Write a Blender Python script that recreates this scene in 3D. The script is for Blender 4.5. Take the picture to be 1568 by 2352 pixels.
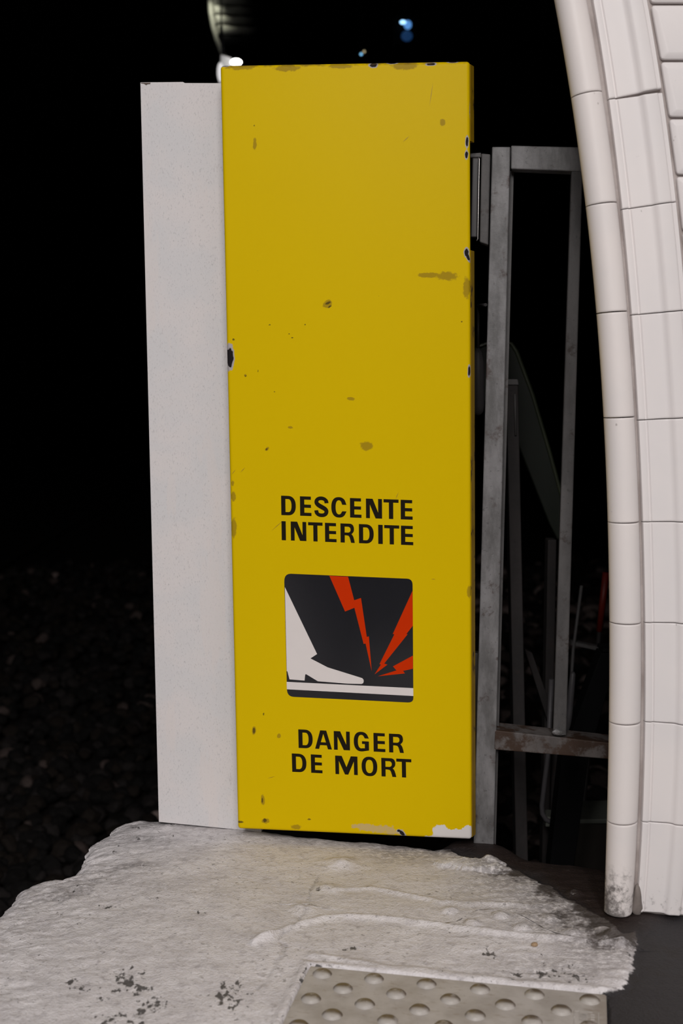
import bpy, bmesh, math, random
import numpy as np
from mathutils import Vector, Matrix
from mathutils.geometry import tessellate_polygon

random.seed(7)
rng = np.random.default_rng(11)
scene = bpy.context.scene
for o in list(bpy.data.objects):
    bpy.data.objects.remove(o, do_unlink=True)
COL = scene.collection

# ------------------------------------------------------------------ camera
F_PX, PITCH, CAM_H = 2800.0, math.radians(6.0), 0.829      # metres, +Y looks into the tunnel
cam_d = bpy.data.cameras.new('camera')
cam = bpy.data.objects.new('camera', cam_d)
COL.objects.link(cam)
cam.location = (0, 0, CAM_H)
cam.rotation_euler = (math.pi / 2 - PITCH, 0, 0)
cam_d.sensor_fit = 'VERTICAL'
cam_d.sensor_height = 36.0
cam_d.lens = F_PX / 2352 * 36
cam_d.clip_start, cam_d.clip_end = 0.05, 200
cam_d.dof.use_dof = True
cam_d.dof.focus_distance = 2.13
cam_d.dof.aperture_fstop = 4.6
scene.camera = cam

# ------------------------------------------------------------------ world, lamps, exposure
world = bpy.data.worlds.new('world')
scene.world = world
world.use_nodes = True
world.node_tree.nodes['Background'].inputs[0].default_value = (0, 0, 0, 1)
world.node_tree.nodes['Background'].inputs[1].default_value = 0.0

def strip_light(name, loc, energy, sx, sy, aim):
    l = bpy.data.lights.new(name, 'AREA')
    l.shape = 'RECTANGLE'
    l.size, l.size_y = sx, sy
    l.energy = energy
    l.color = (1.0, 0.965, 0.95)
    o = bpy.data.objects.new(name, l)
    COL.objects.link(o)
    o.location = loc
    d = Vector(aim) - Vector(loc)
    o.rotation_euler = d.to_track_quat('-Z', 'Y').to_euler()
    return o

# rows of fluorescent ceiling strips over the platform, behind the camera
LAMPS = [((0.55, -1.8, 3.05), 46), ((-0.75, -2.1, 3.15), 76), ((0.35, -3.9, 3.05), 72), ((-0.75, -4.7, 3.15), 92)]
for i, (p, e) in enumerate(LAMPS):
    strip_light('ceiling_strip_light', p, e, 0.5, 1.5, (p[0] * 0.6, p[1] + 1.2, 0.3))

scene.view_settings.view_transform = 'Standard'
scene.view_settings.look = 'None'
scene.view_settings.gamma = 1.0
scene.view_settings.use_curve_mapping = False
scene.view_settings.exposure = 0.0

# ------------------------------------------------------------------ measuring helpers
CAM = np.array([0, 0, CAM_H])
FWD = np.array([0, math.cos(PITCH), -math.sin(PITCH)])
UPV = np.array([0, math.sin(PITCH), math.cos(PITCH)])
RGT = np.array([1.0, 0, 0])

def ray(px, py):
    return FWD + RGT * ((px - 784) / F_PX) + UPV * (-(py - 1176) / F_PX)
def gnd(px, py, z=0.0):
    d = ray(px, py)
    return CAM + d * ((z - CAM_H) / d[2])
def at(px, py, Y):
    d = ray(px, py)
    return CAM + d * (Y / d[1])
def onp(px, py, P0, n):
    d = ray(px, py)
    return CAM + d * (np.dot(np.asarray(P0) - CAM, n) / np.dot(d, n))

# ------------------------------------------------------------------ numpy noise
_P = rng.random((256, 256))
def vnoise(x, y):
    xi = np.floor(x).astype(int); yi = np.floor(y).astype(int)
    fx = x - xi; fy = y - yi
    fx = fx * fx * (3 - 2 * fx); fy = fy * fy * (3 - 2 * fy)
    g = lambda a, b: _P[a & 255, b & 255]
    return ((g(xi, yi) * (1 - fx) + g(xi + 1, yi) * fx) * (1 - fy)
            + (g(xi, yi + 1) * (1 - fx) + g(xi + 1, yi + 1) * fx) * fy)
def fbm(x, y, oct=4, gain=0.5):
    s = 0; a = 1; t = 0
    for k in range(oct):
        s = s + a * vnoise(x * 2 ** k + 17.3 * k, y * 2 ** k + 5.1 * k); t += a; a *= gain
    return s / t
def sstep(a, b, x):
    t = np.clip((x - a) / (b - a), 0, 1)
    return t * t * (3 - 2 * t)
def seg_dist(px, py, pts):
    best = np.full(px.shape, 1e9)
    for (ax, ay), (bx, by) in zip(pts[:-1], pts[1:]):
        dx, dy = bx - ax, by - ay
        t = np.clip(((px - ax) * dx + (py - ay) * dy) / (dx * dx + dy * dy), 0, 1)
        best = np.minimum(best, np.hypot(px - ax - t * dx, py - ay - t * dy))
    return best
def poly_sdf(px, py, pts):
    d = seg_dist(px, py, list(pts) + [pts[0]])
    inside = np.zeros(px.shape, bool)
    n = len(pts)
    for i in range(n):
        (ax, ay), (bx, by) = pts[i], pts[(i + 1) % n]
        c = (ay > py) != (by > py)
        xx = (bx - ax) * (py - ay) / ((by - ay) if by != ay else 1e-9) + ax
        inside ^= c & (px < xx)
    return np.where(inside, -d, d)

# ------------------------------------------------------------------ object helpers
def link(name, me, mat=None, parent=None, smooth=False):
    o = bpy.data.objects.new(name, me)
    COL.objects.link(o)
    if mat is not None and len(me.materials) == 0:
        me.materials.append(mat)
    if parent is not None:
        o.parent = parent
    if smooth:
        for p in me.polygons: p.use_smooth = True
    return o
def mesh(name, verts, faces):
    me = bpy.data.meshes.new(name)
    me.from_pydata([tuple(map(float, v)) for v in verts], [], [tuple(f) for f in faces])
    me.update()
    return me
def empty(name, loc, label, cat, group=None):
    o = bpy.data.objects.new(name, None)
    COL.objects.link(o)
    o.location = loc
    tag(o, label, cat, group)
    return o
def tag(o, label=None, cat=None, group=None, kind=None):
    if label: o['label'] = label
    if cat: o['category'] = cat
    if group: o['group'] = group
    if kind: o['kind'] = kind
    return o
def loc_of(parent):
    return np.array(parent.location) if parent is not None else np.zeros(3)

def prism(name, quad, back, mat, parent=None, bev=0.0015):
    """polygon (world points, counter-clockwise from the front) pushed back by a vector"""
    off = loc_of(parent)
    q = [np.asarray(p) - off for p in quad]
    b = np.asarray(back)
    n = len(q)
    v = q + [p + b for p in q]
    f = [list(range(n)), list(range(2 * n - 1, n - 1, -1))]
    for i in range(n):
        j = (i + 1) % n
        f.append([i, i + n, j + n, j])
    me = mesh(name, v, f)
    bm = bmesh.new(); bm.from_mesh(me)
    bmesh.ops.recalc_face_normals(bm, faces=bm.faces)
    if bev:
        bmesh.ops.bevel(bm, geom=list(bm.edges), offset=bev, segments=2, affect='EDGES', profile=0.5)
    bm.to_mesh(me); bm.free()
    return link(name, me, mat, parent)

def tube(name, pts, rad, mat, parent=None, seg=12, cap=True):
    off = loc_of(parent)
    pts = [np.asarray(p, float) - off for p in pts]
    rad = rad if isinstance(rad, (list, tuple)) else [rad] * len(pts)
    v, f = [], []
    ref = np.array([0.31, 0.95, 0.05])
    for i, p in enumerate(pts):
        t = pts[min(i + 1, len(pts) - 1)] - pts[max(i - 1, 0)]
        t = t / np.linalg.norm(t)
        a = np.cross(t, ref)
        if np.linalg.norm(a) < 1e-3: a = np.cross(t, [1, 0, 0])
        a /= np.linalg.norm(a); b = np.cross(t, a)
        for k in range(seg):
            an = 2 * math.pi * k / seg
            v.append(p + rad[i] * (a * math.cos(an) + b * math.sin(an)))
    for i in range(len(pts) - 1):
        for k in range(seg):
            f.append([i * seg + k, i * seg + (k + 1) % seg, (i + 1) * seg + (k + 1) % seg, (i + 1) * seg + k])
    if cap:
        f.append(list(range(seg))[::-1]); f.append([(len(pts) - 1) * seg + k for k in range(seg)])
    me = mesh(name, v, f)
    bm = bmesh.new(); bm.from_mesh(me); bmesh.ops.recalc_face_normals(bm, faces=bm.faces); bm.to_mesh(me); bm.free()
    o = link(name, me, mat, parent)
    for p in me.polygons: p.use_smooth = len(p.vertices) == 4
    return o

# ------------------------------------------------------------------ material helpers
class NT:
    def __init__(self, name):
        self.m = bpy.data.materials.new(name)
        self.m.use_nodes = True
        self.t = self.m.node_tree
        self.n = self.t.nodes
        self.b = self.n['Principled BSDF']
        self.out = self.n['Material Output']
    def L(self, a, b): self.t.links.new(a, b)
    def set(self, sock, v):
        if isinstance(v, bpy.types.NodeSocket): self.L(v, sock)
        elif isinstance(v, (tuple, list)) and len(v) == 3 and sock.type == 'RGBA': sock.default_value = (*v, 1)
        else: sock.default_value = v
    def coord(self, kind='Object'):
        return self.n.new('ShaderNodeTexCoord').outputs[kind]
    def pos(self):
        return self.n.new('ShaderNodeNewGeometry').outputs['Position']
    def noise(self, vec, scale, detail=4, rough=0.55, dist=0.0):
        x = self.n.new('ShaderNodeTexNoise')
        self.L(vec, x.inputs['Vector'])
        x.inputs['Scale'].default_value = scale; x.inputs['Detail'].default_value = detail
        x.inputs['Roughness'].default_value = rough; x.inputs['Distortion'].default_value = dist
        return x.outputs['Fac']
    def math(self, op, a, b=0.0, clamp=False):
        x = self.n.new('ShaderNodeMath'); x.operation = op; x.use_clamp = clamp
        self.set(x.inputs[0], a); self.set(x.inputs[1], b)
        return x.outputs[0]
    def ramp(self, v, lo, hi, a=0.0, b=1.0):
        x = self.n.new('ShaderNodeMapRange'); x.interpolation_type = 'SMOOTHSTEP'
        self.set(x.inputs['Value'], v)
        for k, q in (('From Min', lo), ('From Max', hi), ('To Min', a), ('To Max', b)): x.inputs[k].default_value = q
        return x.outputs['Result']
    def mix(self, fac, a, b):
        x = self.n.new('ShaderNodeMix'); x.data_type = 'RGBA'
        self.set(x.inputs[0], fac); self.set(x.inputs[6], a); self.set(x.inputs[7], b)
        return x.outputs[2]
    def mapping(self, vec, loc=(0, 0, 0), rot=(0, 0, 0), scale=(1, 1, 1), typ='POINT'):
        x = self.n.new('ShaderNodeMapping'); x.vector_type = typ
        self.L(vec, x.inputs['Vector'])
        x.inputs['Location'].default_value = loc; x.inputs['Rotation'].default_value = rot; x.inputs['Scale'].default_value = scale
        return x.outputs[0]
    def vlen(self, vec):
        x = self.n.new('ShaderNodeVectorMath'); x.operation = 'LENGTH'
        self.L(vec, x.inputs[0]); return x.outputs['Value']
    def attr(self, name):
        x = self.n.new('ShaderNodeAttribute'); x.attribute_name = name
        return x.outputs['Fac']
    def bump(self, h, strength=0.3, dist=0.002):
        x = self.n.new('ShaderNodeBump')
        x.inputs['Strength'].default_value = strength; x.inputs['Distance'].default_value = dist
        self.L(h, x.inputs['Height']); self.L(x.outputs[0], self.b.inputs['Normal'])
    def done(self, col, rough=0.5, metal=0.0, spec=0.5):
        self.set(self.b.inputs['Base Color'], col); self.set(self.b.inputs['Roughness'], rough)
        self.set(self.b.inputs['Metallic'], metal); self.set(self.b.inputs['Specular IOR Level'], spec)
        return self.m

def plain(name, col, rough=0.5, metal=0.0, var=0.25, scale=40, spec=0.4):
    t = NT(name)
    n = t.noise(t.pos(), scale, 4)
    lo = tuple(c * (1 - var) for c in col); hi = tuple(min(1, c * (1 + var)) for c in col)
    return t.done(t.mix(n, lo, hi), rough, metal, spec)
def emit(name, col, strength):
    t = NT(name)
    t.set(t.b.inputs['Base Color'], (0.02, 0.02, 0.02)); t.set(t.b.inputs['Emission Color'], col)
    t.b.inputs['Emission Strength'].default_value = strength
    return t.m

def mat_tile(name, base):
    t = NT(name)
    p = t.pos()
    n1 = t.noise(p, 9, 3); n2 = t.noise(p, 130, 5, 0.6)
    col = t.mix(t.ramp(n1, 0.3, 0.7), base, tuple(c * k for c, k in zip(base, (0.955, 0.965, 0.975))))
    # small scuffs and flecks
    fl = t.ramp(t.noise(t.mapping(p, scale=(1, 1, 0.5)), 75, 3, 0.5), 0.735, 0.765)
    col = t.mix(t.math('MULTIPLY', fl, 0.55), col, (0.20, 0.16, 0.15))
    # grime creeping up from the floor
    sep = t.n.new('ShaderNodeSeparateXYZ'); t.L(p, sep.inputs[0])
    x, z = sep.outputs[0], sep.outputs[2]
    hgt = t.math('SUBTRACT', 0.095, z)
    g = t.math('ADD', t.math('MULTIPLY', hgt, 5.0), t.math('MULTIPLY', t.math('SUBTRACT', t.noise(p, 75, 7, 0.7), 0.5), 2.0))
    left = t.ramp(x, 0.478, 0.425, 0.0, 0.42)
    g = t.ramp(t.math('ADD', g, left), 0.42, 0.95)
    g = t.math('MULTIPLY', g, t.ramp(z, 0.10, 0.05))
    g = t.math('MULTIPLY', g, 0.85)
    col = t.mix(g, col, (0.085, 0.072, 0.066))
    return t.done(col, t.math('ADD', 0.40, t.math('MULTIPLY', g, 0.4)), 0, 0.2)

M = {}
M['tile'] = mat_tile('white_glazed_tile', (0.76, 0.715, 0.705))
M['tile2'] = mat_tile('cream_glazed_tile', (0.765, 0.71, 0.69))
t = NT('grout'); n = t.noise(t.pos(), 160, 5); n2 = t.noise(t.pos(), 14, 3)
M['grout'] = t.done(t.mix(t.ramp(n2, .35, .7), t.mix(n, (0.36, 0.31, 0.295), (0.50, 0.45, 0.43)), (0.30, .255, .24)), 0.9)
M['tunnel'] = plain('sooty_tunnel_lining', (0.006, 0.006, 0.007), 0.9, scale=3, spec=0.1)
M['soot'] = plain('sooty_ground', (0.012, 0.010, 0.009), 0.95, scale=20, spec=0.1)
M['vault'] = plain('white_vault_tile', (0.6, 0.58, 0.57), 0.5, scale=6)
STONES = [plain('ballast_stone_%s' % k, c, 0.85, var=0.5, scale=60, spec=0.2) for k, c in
          (('dark', (0.006, 0.0052, 0.005)), ('brown', (0.013, 0.0095, 0.0075)), ('grey', (0.018, 0.015, 0.0145)), ('pale', (0.07, 0.052, 0.047)), ('pink', (0.26, 0.20, 0.185)))]

def mat_metal(name, c0, c1, rust, amt, scale=1.0, rough=0.55, metal=0.0):
    t = NT(name)
    p = t.pos()
    a = t.noise(t.mapping(p, scale=(1, 1, 0.35)), 28 * scale, 6, 0.65)
    col = t.mix(t.ramp(a, 0.32, 0.68), c0, c1)
    f = t.noise(p, 150, 4, 0.6)
    col = t.mix(t.math('MULTIPLY', t.ramp(f, 0.62, 0.7), 0.5), col, tuple(c * 0.45 for c in c0))
    r = t.ramp(t.noise(t.mapping(p, loc=(3, 1, 2)), 22 * scale, 7, 0.7), 0.62 - amt, 0.74 - amt)
    col = t.mix(r, col, rust)
    t.bump(t.noise(p, 90, 5), 0.25, 0.002)
    return t.done(col, rough, metal, 0.4)
M['post'] = mat_metal('galvanised_post_paint', (0.085, 0.082, 0.082), (0.19, 0.185, 0.19), (0.06, 0.045, 0.042), 0.06, 1, 0.5)
M['bar'] = mat_metal('dull_grey_bar_paint', (0.052, 0.049, 0.049), (0.085, 0.080, 0.080), (0.030, 0.02, 0.017), 0.04, 1, 0.6)
M['rustbar'] = mat_metal('rusty_crossbar_paint', (0.06, 0.052, 0.050), (0.105, 0.092, 0.088), (0.036, 0.018, 0.010), 0.18, 0.9, 0.7)
M['darkpost'] = mat_metal('dark_brown_post_paint', (0.011, 0.009, 0.009), (0.020, 0.0155, 0.0155), (0.02, 0.012, 0.01), 0.04, 1, 0.7)
M['steel'] = plain('bright_worn_steel', (0.55, 0.53, 0.52), 0.3, 0.9, 0.1)
M['darksteel'] = plain('dark_hinge_steel', (0.03, 0.027, 0.028), 0.5)
M['green'] = plain('dark_green_paint', (0.010, 0.014, 0.009), 0.45)
M['greypipe'] = plain('grey_conduit_plastic', (0.075, 0.07, 0.075), 0.5)
M['black'] = plain('black_beam_paint', (0.003, 0.003, 0.0035), 0.8, spec=.1)
M['red'] = plain('red_pole_paint', (0.16, 0.012, 0.006), 0.5)
M['boxbrown'] = plain('brown_cabinet_paint', (0.020, 0.016, 0.012), 0.7)
M['palelid'] = plain('pale_green_lid_paint', (0.10, 0.105, 0.09), 0.6)
M['rail'] = plain('dull_rail_steel', (0.022, 0.018, 0.014), 0.5, 0.3)
M['cable'] = plain('dusty_cable_sheath', (0.22, 0.22, 0.19), 0.7)
M['housing'] = plain('lamp_housing_paint', (0.4, 0.4, 0.4), 0.6)

# =================================================================== STRUCTURE
# ------------------------------------------------------------------ platform floor
YN = -6.0
def yback(X):
    return np.maximum(2.315 - 0.30 * (X + 0.40), 1.99) + 0.075 * np.exp(-((X - 0.25) / 0.06) ** 4)
edge_px = [(0, 2075), (22, 2050), (48, 2028), (66, 2012), (92, 2006), (124, 2004), (150, 2011), (168, 1992),
           (190, 1962), (196, 1936), (212, 1922), (240, 1902), (262, 1884), (285, 1870), (306, 1861)]
E = [gnd(*p)[:2] for p in edge_px]
dirv = (E[-1] - E[0]) / np.linalg.norm(E[-1] - E[0])
pre = [E[0] - dirv * s for s in (8.2, 4.0, 2.0, 1.0, 0.6, 0.3, 0.12)]
E = [np.array([max(e[0], -3.0), e[1]]) for e in pre] + E
eb = np.array([(e[1] - YN) / (float(yback(np.array(e[0]))) - YN) for e in E])
ex = np.array([e[0] for e in E])
k = np.argsort(eb); eb, ex = eb[k], ex[k]

XR = 2.4
rowsY = np.concatenate([np.linspace(YN, 1.0, 24)[:-1], np.linspace(1.0, 1.42, 40)[:-1], np.linspace(1.42, 2.35, 310)])
bs = (rowsY - YN) / (2.35 - YN)
bs = np.unique(np.concatenate([bs, [1.0]]))
colt = np.concatenate([np.linspace(0, 1.5, 500)[:-1], np.linspace(1.5, 3.2, 30)])   # metres from the edge, scaled per row
NR, NC = len(bs), len(colt)
XLr = np.interp(bs, eb, ex, left=ex[0], right=ex[-1])
X = XLr[:, None] + colt[None, :] * ((XR - XLr) / 3.2)[:, None]
bend = 1.0
Y = YN + bs[:, None] * (yback(X) - YN)
# outline roughness
d_edge = colt[None, :] * np.ones_like(X)
wob = (fbm(Y * 40, Y * 0 + 3.0, 4) - 0.5) * 0.020 * np.exp(-d_edge / 0.03)
X = X + wob
backd = yback(X) - Y
Y = Y + (fbm(X * 22, X * 0 + 9, 4) - 0.5) * 0.05 * np.exp(-np.maximum(backd, 0) / 0.03)

def G(pts): return [tuple(gnd(*p)[:2]) for p in pts]
# areas, all in metres on the floor
paint_poly = G([(-300, 2500), (-300, 1750), (300, 1800), (700, 1800), (985, 1930), (1085, 1972), (1172, 1990), (1240, 2020), (1285, 2050),
                (1340, 2078), (1400, 2110), (1428, 2150), (1458, 2135), (1466, 2160), (1462, 2215), (1448, 2258),
                (1400, 2282), (1340, 2296), (700, 2300), (640, 2420), (500, 2900), (-300, 2900)])
sd = poly_sdf(X, Y, paint_poly)
near = Y < 1.30
n_f = fbm(X * 30, Y * 30, 5, 0.6)
n_m = fbm(X * 11 + 4, Y * 11, 4)
n_l = fbm(X * 4 + 8, Y * 4 + 2, 3)
bare = sstep(-0.010, 0.005, sd + (n_f - 0.5) * 0.026)
xl0 = gnd(640, 2420)
bare = np.where(near, np.where(X > xl0[0] + (Y - xl0[1]) * 0.35, 1.0, 0.0), bare)
# grime around the back corner by the tiled jamb
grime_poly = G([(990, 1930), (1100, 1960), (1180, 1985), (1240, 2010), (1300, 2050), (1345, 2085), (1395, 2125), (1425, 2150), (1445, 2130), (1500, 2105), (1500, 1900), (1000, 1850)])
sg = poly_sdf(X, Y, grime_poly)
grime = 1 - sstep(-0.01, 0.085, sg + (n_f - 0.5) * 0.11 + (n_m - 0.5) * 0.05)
# brown versus asphalt: behind the jamb line the bare floor is rusty brown
brown = 1 - sstep(-0.02, 0.03, sg + (n_f - 0.5) * 0.03)
# thin grey wash of dirt spreading from that corner; shade under the sign painted along its foot
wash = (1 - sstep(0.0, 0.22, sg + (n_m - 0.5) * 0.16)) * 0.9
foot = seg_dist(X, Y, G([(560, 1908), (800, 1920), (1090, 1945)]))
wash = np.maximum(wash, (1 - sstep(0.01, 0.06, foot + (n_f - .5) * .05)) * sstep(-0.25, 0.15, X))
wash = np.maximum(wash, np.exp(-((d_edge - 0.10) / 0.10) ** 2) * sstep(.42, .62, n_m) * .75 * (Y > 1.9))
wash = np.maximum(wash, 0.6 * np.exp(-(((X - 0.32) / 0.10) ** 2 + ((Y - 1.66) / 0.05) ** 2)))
# worn black scuffs
scuff = np.zeros_like(X)
for px, py, r in [(298, 2258, .030), (285, 2238, .016), (318, 2270, .018), (520, 2275, .022), (533, 2296, .024), (490, 2277, .010), (350, 2308, .022),
                  (318, 2325, .014), (262, 2350, .03), (275, 2338, .015), (545, 2262, .012), (186, 2268, .014), (170, 2255, .010), (245, 2078, .012),
                  (356, 2066, .008), (463, 2098, .008), (560, 2280, .008), (230, 2295, .012), (725, 2046, .008), (1125, 2190, .016), (812, 2178, .014),
                  (1250, 2235, .02), (1320, 2240, .02), (1190, 2240, .015)]:
    g = gnd(px, py)
    r = r * 1.25
    q = ((X - g[0]) / r) ** 2 + ((Y - g[1]) / (r * 1.15)) ** 2
    scuff = np.maximum(scuff, np.exp(-q * .8))
scuff = np.maximum(scuff, 0.22 * sstep(.40, .7, n_l) + 0.34 * np.exp(-((d_edge - 0.12) / 0.10) ** 2) * sstep(.35, .65, n_m))
warm = np.exp(-(((X - 0.06) / 0.22) ** 2 + ((Y - 1.93) / 0.14) ** 2)) * 0.9
crack_pts = G([(592, 2272), (612, 2250), (622, 2222), (640, 2200), (652, 2172), (640, 2160), (668, 2130), (700, 2100), (708, 2050), (735, 2010)])
cd = seg_dist(X + (fbm(Y * 60, X * 60, 3) - .5) * 0.02, Y, crack_pts)
crack = np.exp(-(cd / 0.0022) ** 2) * sstep(.35, .55, n_f + 0.1)

# relief
Z = (n_m - 0.5) * 0.006 + (n_f - 0.5) * 0.0022
rip = fbm(X * 26 + Y * 9, Y * 62 - X * 18, 4, 0.55)
Z += (rip - 0.5) * 0.013 * np.exp(-d_edge / 0.14)
Z += (fbm(X * 18, Y * 75, 3) - .5) * 0.0035 * sstep(0.02, 0.3, X)
Z -= 0.012 * np.exp(-d_edge / 0.012) + 0.010 * np.exp(-d_edge / 0.09)
Z -= 0.03 * np.exp(-np.maximum(backd, 0) / 0.02)
ridge = G([(585, 2165), (690, 2122), (740, 2110), (800, 2105), (850, 2108), (960, 2120), (1080, 2136), (1200, 2148), (1330, 2160), (1425, 2170)])
rd = seg_dist(X, Y + (n_f - .5) * 0.016, ridge)
Z += 0.0055 * np.exp(-(rd / 0.007) ** 2)
ridge2 = G([(768, 2048), (850, 2040), (905, 2050), (1010, 2072), (1120, 2074), (1230, 2080)])
Z += 0.0035 * np.exp(-(seg_dist(X, Y + (n_f - .5) * .02, ridge2) / 0.006) ** 2)
ridge3 = G([(720, 2196), (800, 2210), (920, 2226), (1090, 2246), (1260, 2262), (1400, 2276)])
Z += 0.0035 * np.exp(-(seg_dist(X, Y + (n_f - .5) * .014, ridge3) / 0.009) ** 2)
for px, py, h in [(1032, 2091, 1), (1147, 2101, 1), (1082, 2121, 1), (1198, 2130, 1), (1312, 2141, 1), (1318, 2051, .7), (1262, 2108, .7), (1385, 2137, .8)]:
    g = gnd(px, py)
    r2 = ((X - g[0]) ** 2 + (Y - g[1]) ** 2) / 0.0145 ** 2
    Z += 0.006 * h * np.clip(1 - r2, 0, 1) ** 0.8
    hh = 1.0 if h > .75 else 0.45
    bare = bare * (1 - hh * np.exp(-r2 * 1.2)); grime = grime * (1 - 0.75 * hh * np.exp(-r2 * 1.6))
for px, py, r, h in [(785, 1985, .03, .010), (752, 2040, .018, .006), (700, 2085, .02, .006), (610, 2155, .02, .006), (1120, 1978, .014, .006), (1408, 2150, .016, .012), (1432, 2165, .014, .010)]:
    g = gnd(px, py)
    Z += h * np.exp(-(((X - g[0]) / r) ** 2 + ((Y - g[1]) / (r * .8)) ** 2)) * (0.6 + 0.8 * n_f)
# painted flange stub lying by the gate post
led = poly_sdf(X, Y, G([(1002, 1986), (1030, 1976), (1148, 1976), (1167, 1999), (1085, 1999), (1010, 1995)]))
lm = 1 - sstep(-0.006, 0.004, led + (fbm(X * 70, Y * 70, 4, .65) - .5) * .034)
Z += 0.005 * lm * (.3 + 1.2 * n_f)
bare = bare * (1 - lm); grime = grime * (1 - 0.85 * lm)
pale = lm
slit = np.exp(-(seg_dist(X, Y, G([(1100, 2001), (1160, 2004)])) / 0.003) ** 2)
Z -= 0.006 * slit; scuff = np.maximum(scuff, slit)
Z -= 0.0016 * crack + 0.001 * scuff
asph = bare * (1 - brown)
Z = Z * (1 - 0.8 * asph) - 0.005 * asph
Z = np.where(near & (X > xl0[0] - 0.05), np.minimum(Z, 0), Z)
# sunken bed of the tactile plate
PTL, PTR = gnd(712, 2221), gnd(1392, 2287)
PU = (PTR - PTL)[:2]; PW = float(np.linalg.norm(PU)); PU = PU / PW
PV = np.array([PU[1], -PU[0]])                                           # towards the camera
up = (X - PTL[0]) * PU[0] + (Y - PTL[1]) * PU[1]
vp = (X - PTL[0]) * PV[0] + (Y - PTL[1]) * PV[1]
PL = 1.2
inpl = np.minimum(np.minimum(up + 0.002, PW + 0.002 - up), np.minimum(vp + 0.002, PL - vp))
Z = np.where(inpl > 0, np.minimum(Z, -0.012), Z)
lip = np.exp(-((inpl + 0.006) / 0.007) ** 2) * (vp < .3)
Z += 0.003 * lip * (inpl < 0) * (1 - asph)
scuff = np.maximum(scuff, np.exp(-((inpl + 0.001) / 0.004) ** 2) * sstep(.35, .6, n_f) * (up < .02) * (inpl < .004))

V = np.stack([X, Y, Z], -1).reshape(-1, 3)
nb = len(V)
ii, jj = np.meshgrid(np.arange(NR - 1), np.arange(NC - 1), indexing='ij')
q = np.stack([ii * NC + jj, ii * NC + jj + 1, (ii + 1) * NC + jj + 1, (ii + 1) * NC + jj], -1).reshape(-1, 4)
# rough concrete side faces along the track edge and the back edge, down to the track bed
def skirt(idx, nrm):
    global V, q
    prev = np.asarray(idx)
    for s, zz in enumerate((-0.05, -0.14, -0.4, -0.98)):
        P = V[np.asarray(idx)].copy()
        P[:, 2] = zz
        P[:, :2] += nrm * (-0.03 * s) + (fbm(P[:, 0] * 30 + s, P[:, 1] * 30, 3)[:, None] - .5) * 0.02
        new = np.arange(len(V), len(V) + len(P))
        V = np.vstack([V, P])
        q = np.vstack([q, np.stack([prev[:-1], prev[1:], new[1:], new[:-1]], -1)])
        prev = new
skirt([r * NC for r in range(NR)][::-1], np.array([-1.0, 0]))
skirt([(NR - 1) * NC + c for c in range(NC)][::-1], np.array([0, 1.0]))
me = bpy.data.meshes.new('floor')
me.from_pydata(V.tolist(), [], q.tolist())
me.update()
def add_attr(me, name, arr):
    a = me.attributes.new(name, 'FLOAT', 'POINT')
    full = np.zeros(len(V), np.float32); full[:nb] = arr.reshape(-1)
    a.data.foreach_set('value', full)
sk = np.zeros(len(V))
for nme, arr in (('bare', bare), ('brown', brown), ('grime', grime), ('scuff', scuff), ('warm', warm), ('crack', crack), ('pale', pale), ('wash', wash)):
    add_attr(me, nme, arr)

t = NT('painted_platform_concrete')
p = t.pos()
nA = t.noise(p, 16, 5, .6); nB = t.noise(p, 95, 5, .65); nC = t.noise(t.mapping(p, scale=(1, 1.15, 1)), 52, 6, .62); nD = t.noise(p, 330, 3, .6)
white = t.mix(t.ramp(nA, .34, .66), (0.69, 0.655, 0.665), (0.79, 0.755, 0.765))
white = t.mix(t.math('MULTIPLY', t.ramp(nC, .50, .72), .60), white, (0.40, 0.37, 0.38))
white = t.mix(t.math('MULTIPLY', t.ramp(nB, .54, .70), .5), white, (0.36, 0.33, 0.315))
white = t.mix(t.math('MULTIPLY', t.attr('warm'), t.ramp(nA, .3, .7, .2, .75)), white, (0.62, 0.57, 0.51))
white = t.mix(t.math('MULTIPLY', t.attr('pale'), .6), white, (0.80, .77, .76))
spk = t.ramp(t.noise(t.mapping(p, loc=(5, 2, 0)), 150, 3, .6), .70, .735)
white = t.mix(t.math('MULTIPLY', spk, .7), white, (0.07, 0.06, 0.055))
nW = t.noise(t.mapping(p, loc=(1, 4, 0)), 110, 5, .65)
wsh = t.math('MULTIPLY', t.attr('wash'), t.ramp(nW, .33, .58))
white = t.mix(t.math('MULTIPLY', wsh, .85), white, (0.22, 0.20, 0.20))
dim = t.math('MULTIPLY', t.ramp(t.noise(t.mapping(p, loc=(9, 3, 0)), 105, 3, .55), .635, .68), t.ramp(nA, .42, .62, .25, 1.0))
white = t.mix(t.math('MULTIPLY', dim, .6), white, (0.13, 0.115, 0.11))
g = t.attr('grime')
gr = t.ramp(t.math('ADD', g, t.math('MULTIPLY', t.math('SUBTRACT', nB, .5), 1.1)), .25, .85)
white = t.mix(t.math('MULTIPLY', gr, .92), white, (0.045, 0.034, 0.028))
nS = t.noise(t.mapping(p, scale=(1.15, .72, 1)), 82, 4, .6)
sc = t.ramp(t.math('ADD', t.math('MULTIPLY', t.attr('scuff'), .27), nS), .735, .80)
white = t.mix(t.math('MULTIPLY', sc, .88), white, (0.040, 0.036, 0.032))
white = t.mix(t.math('MULTIPLY', t.attr('crack'), .35), white, (0.10, 0.09, 0.085))
asp = t.mix(nB, (0.018, 0.0162, 0.0178), (0.034, 0.0305, 0.033))
asp = t.mix(t.ramp(nA, .55, .7), asp, (0.022, 0.018, 0.017))
brn = t.mix(nB, (0.011, 0.007, 0.006), (0.034, 0.022, 0.019))
brn = t.mix(t.math('MULTIPLY', t.ramp(t.noise(p, 60, 6, .7), .60, .72), .45), brn, (0.12, 0.10, 0.095))
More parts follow.
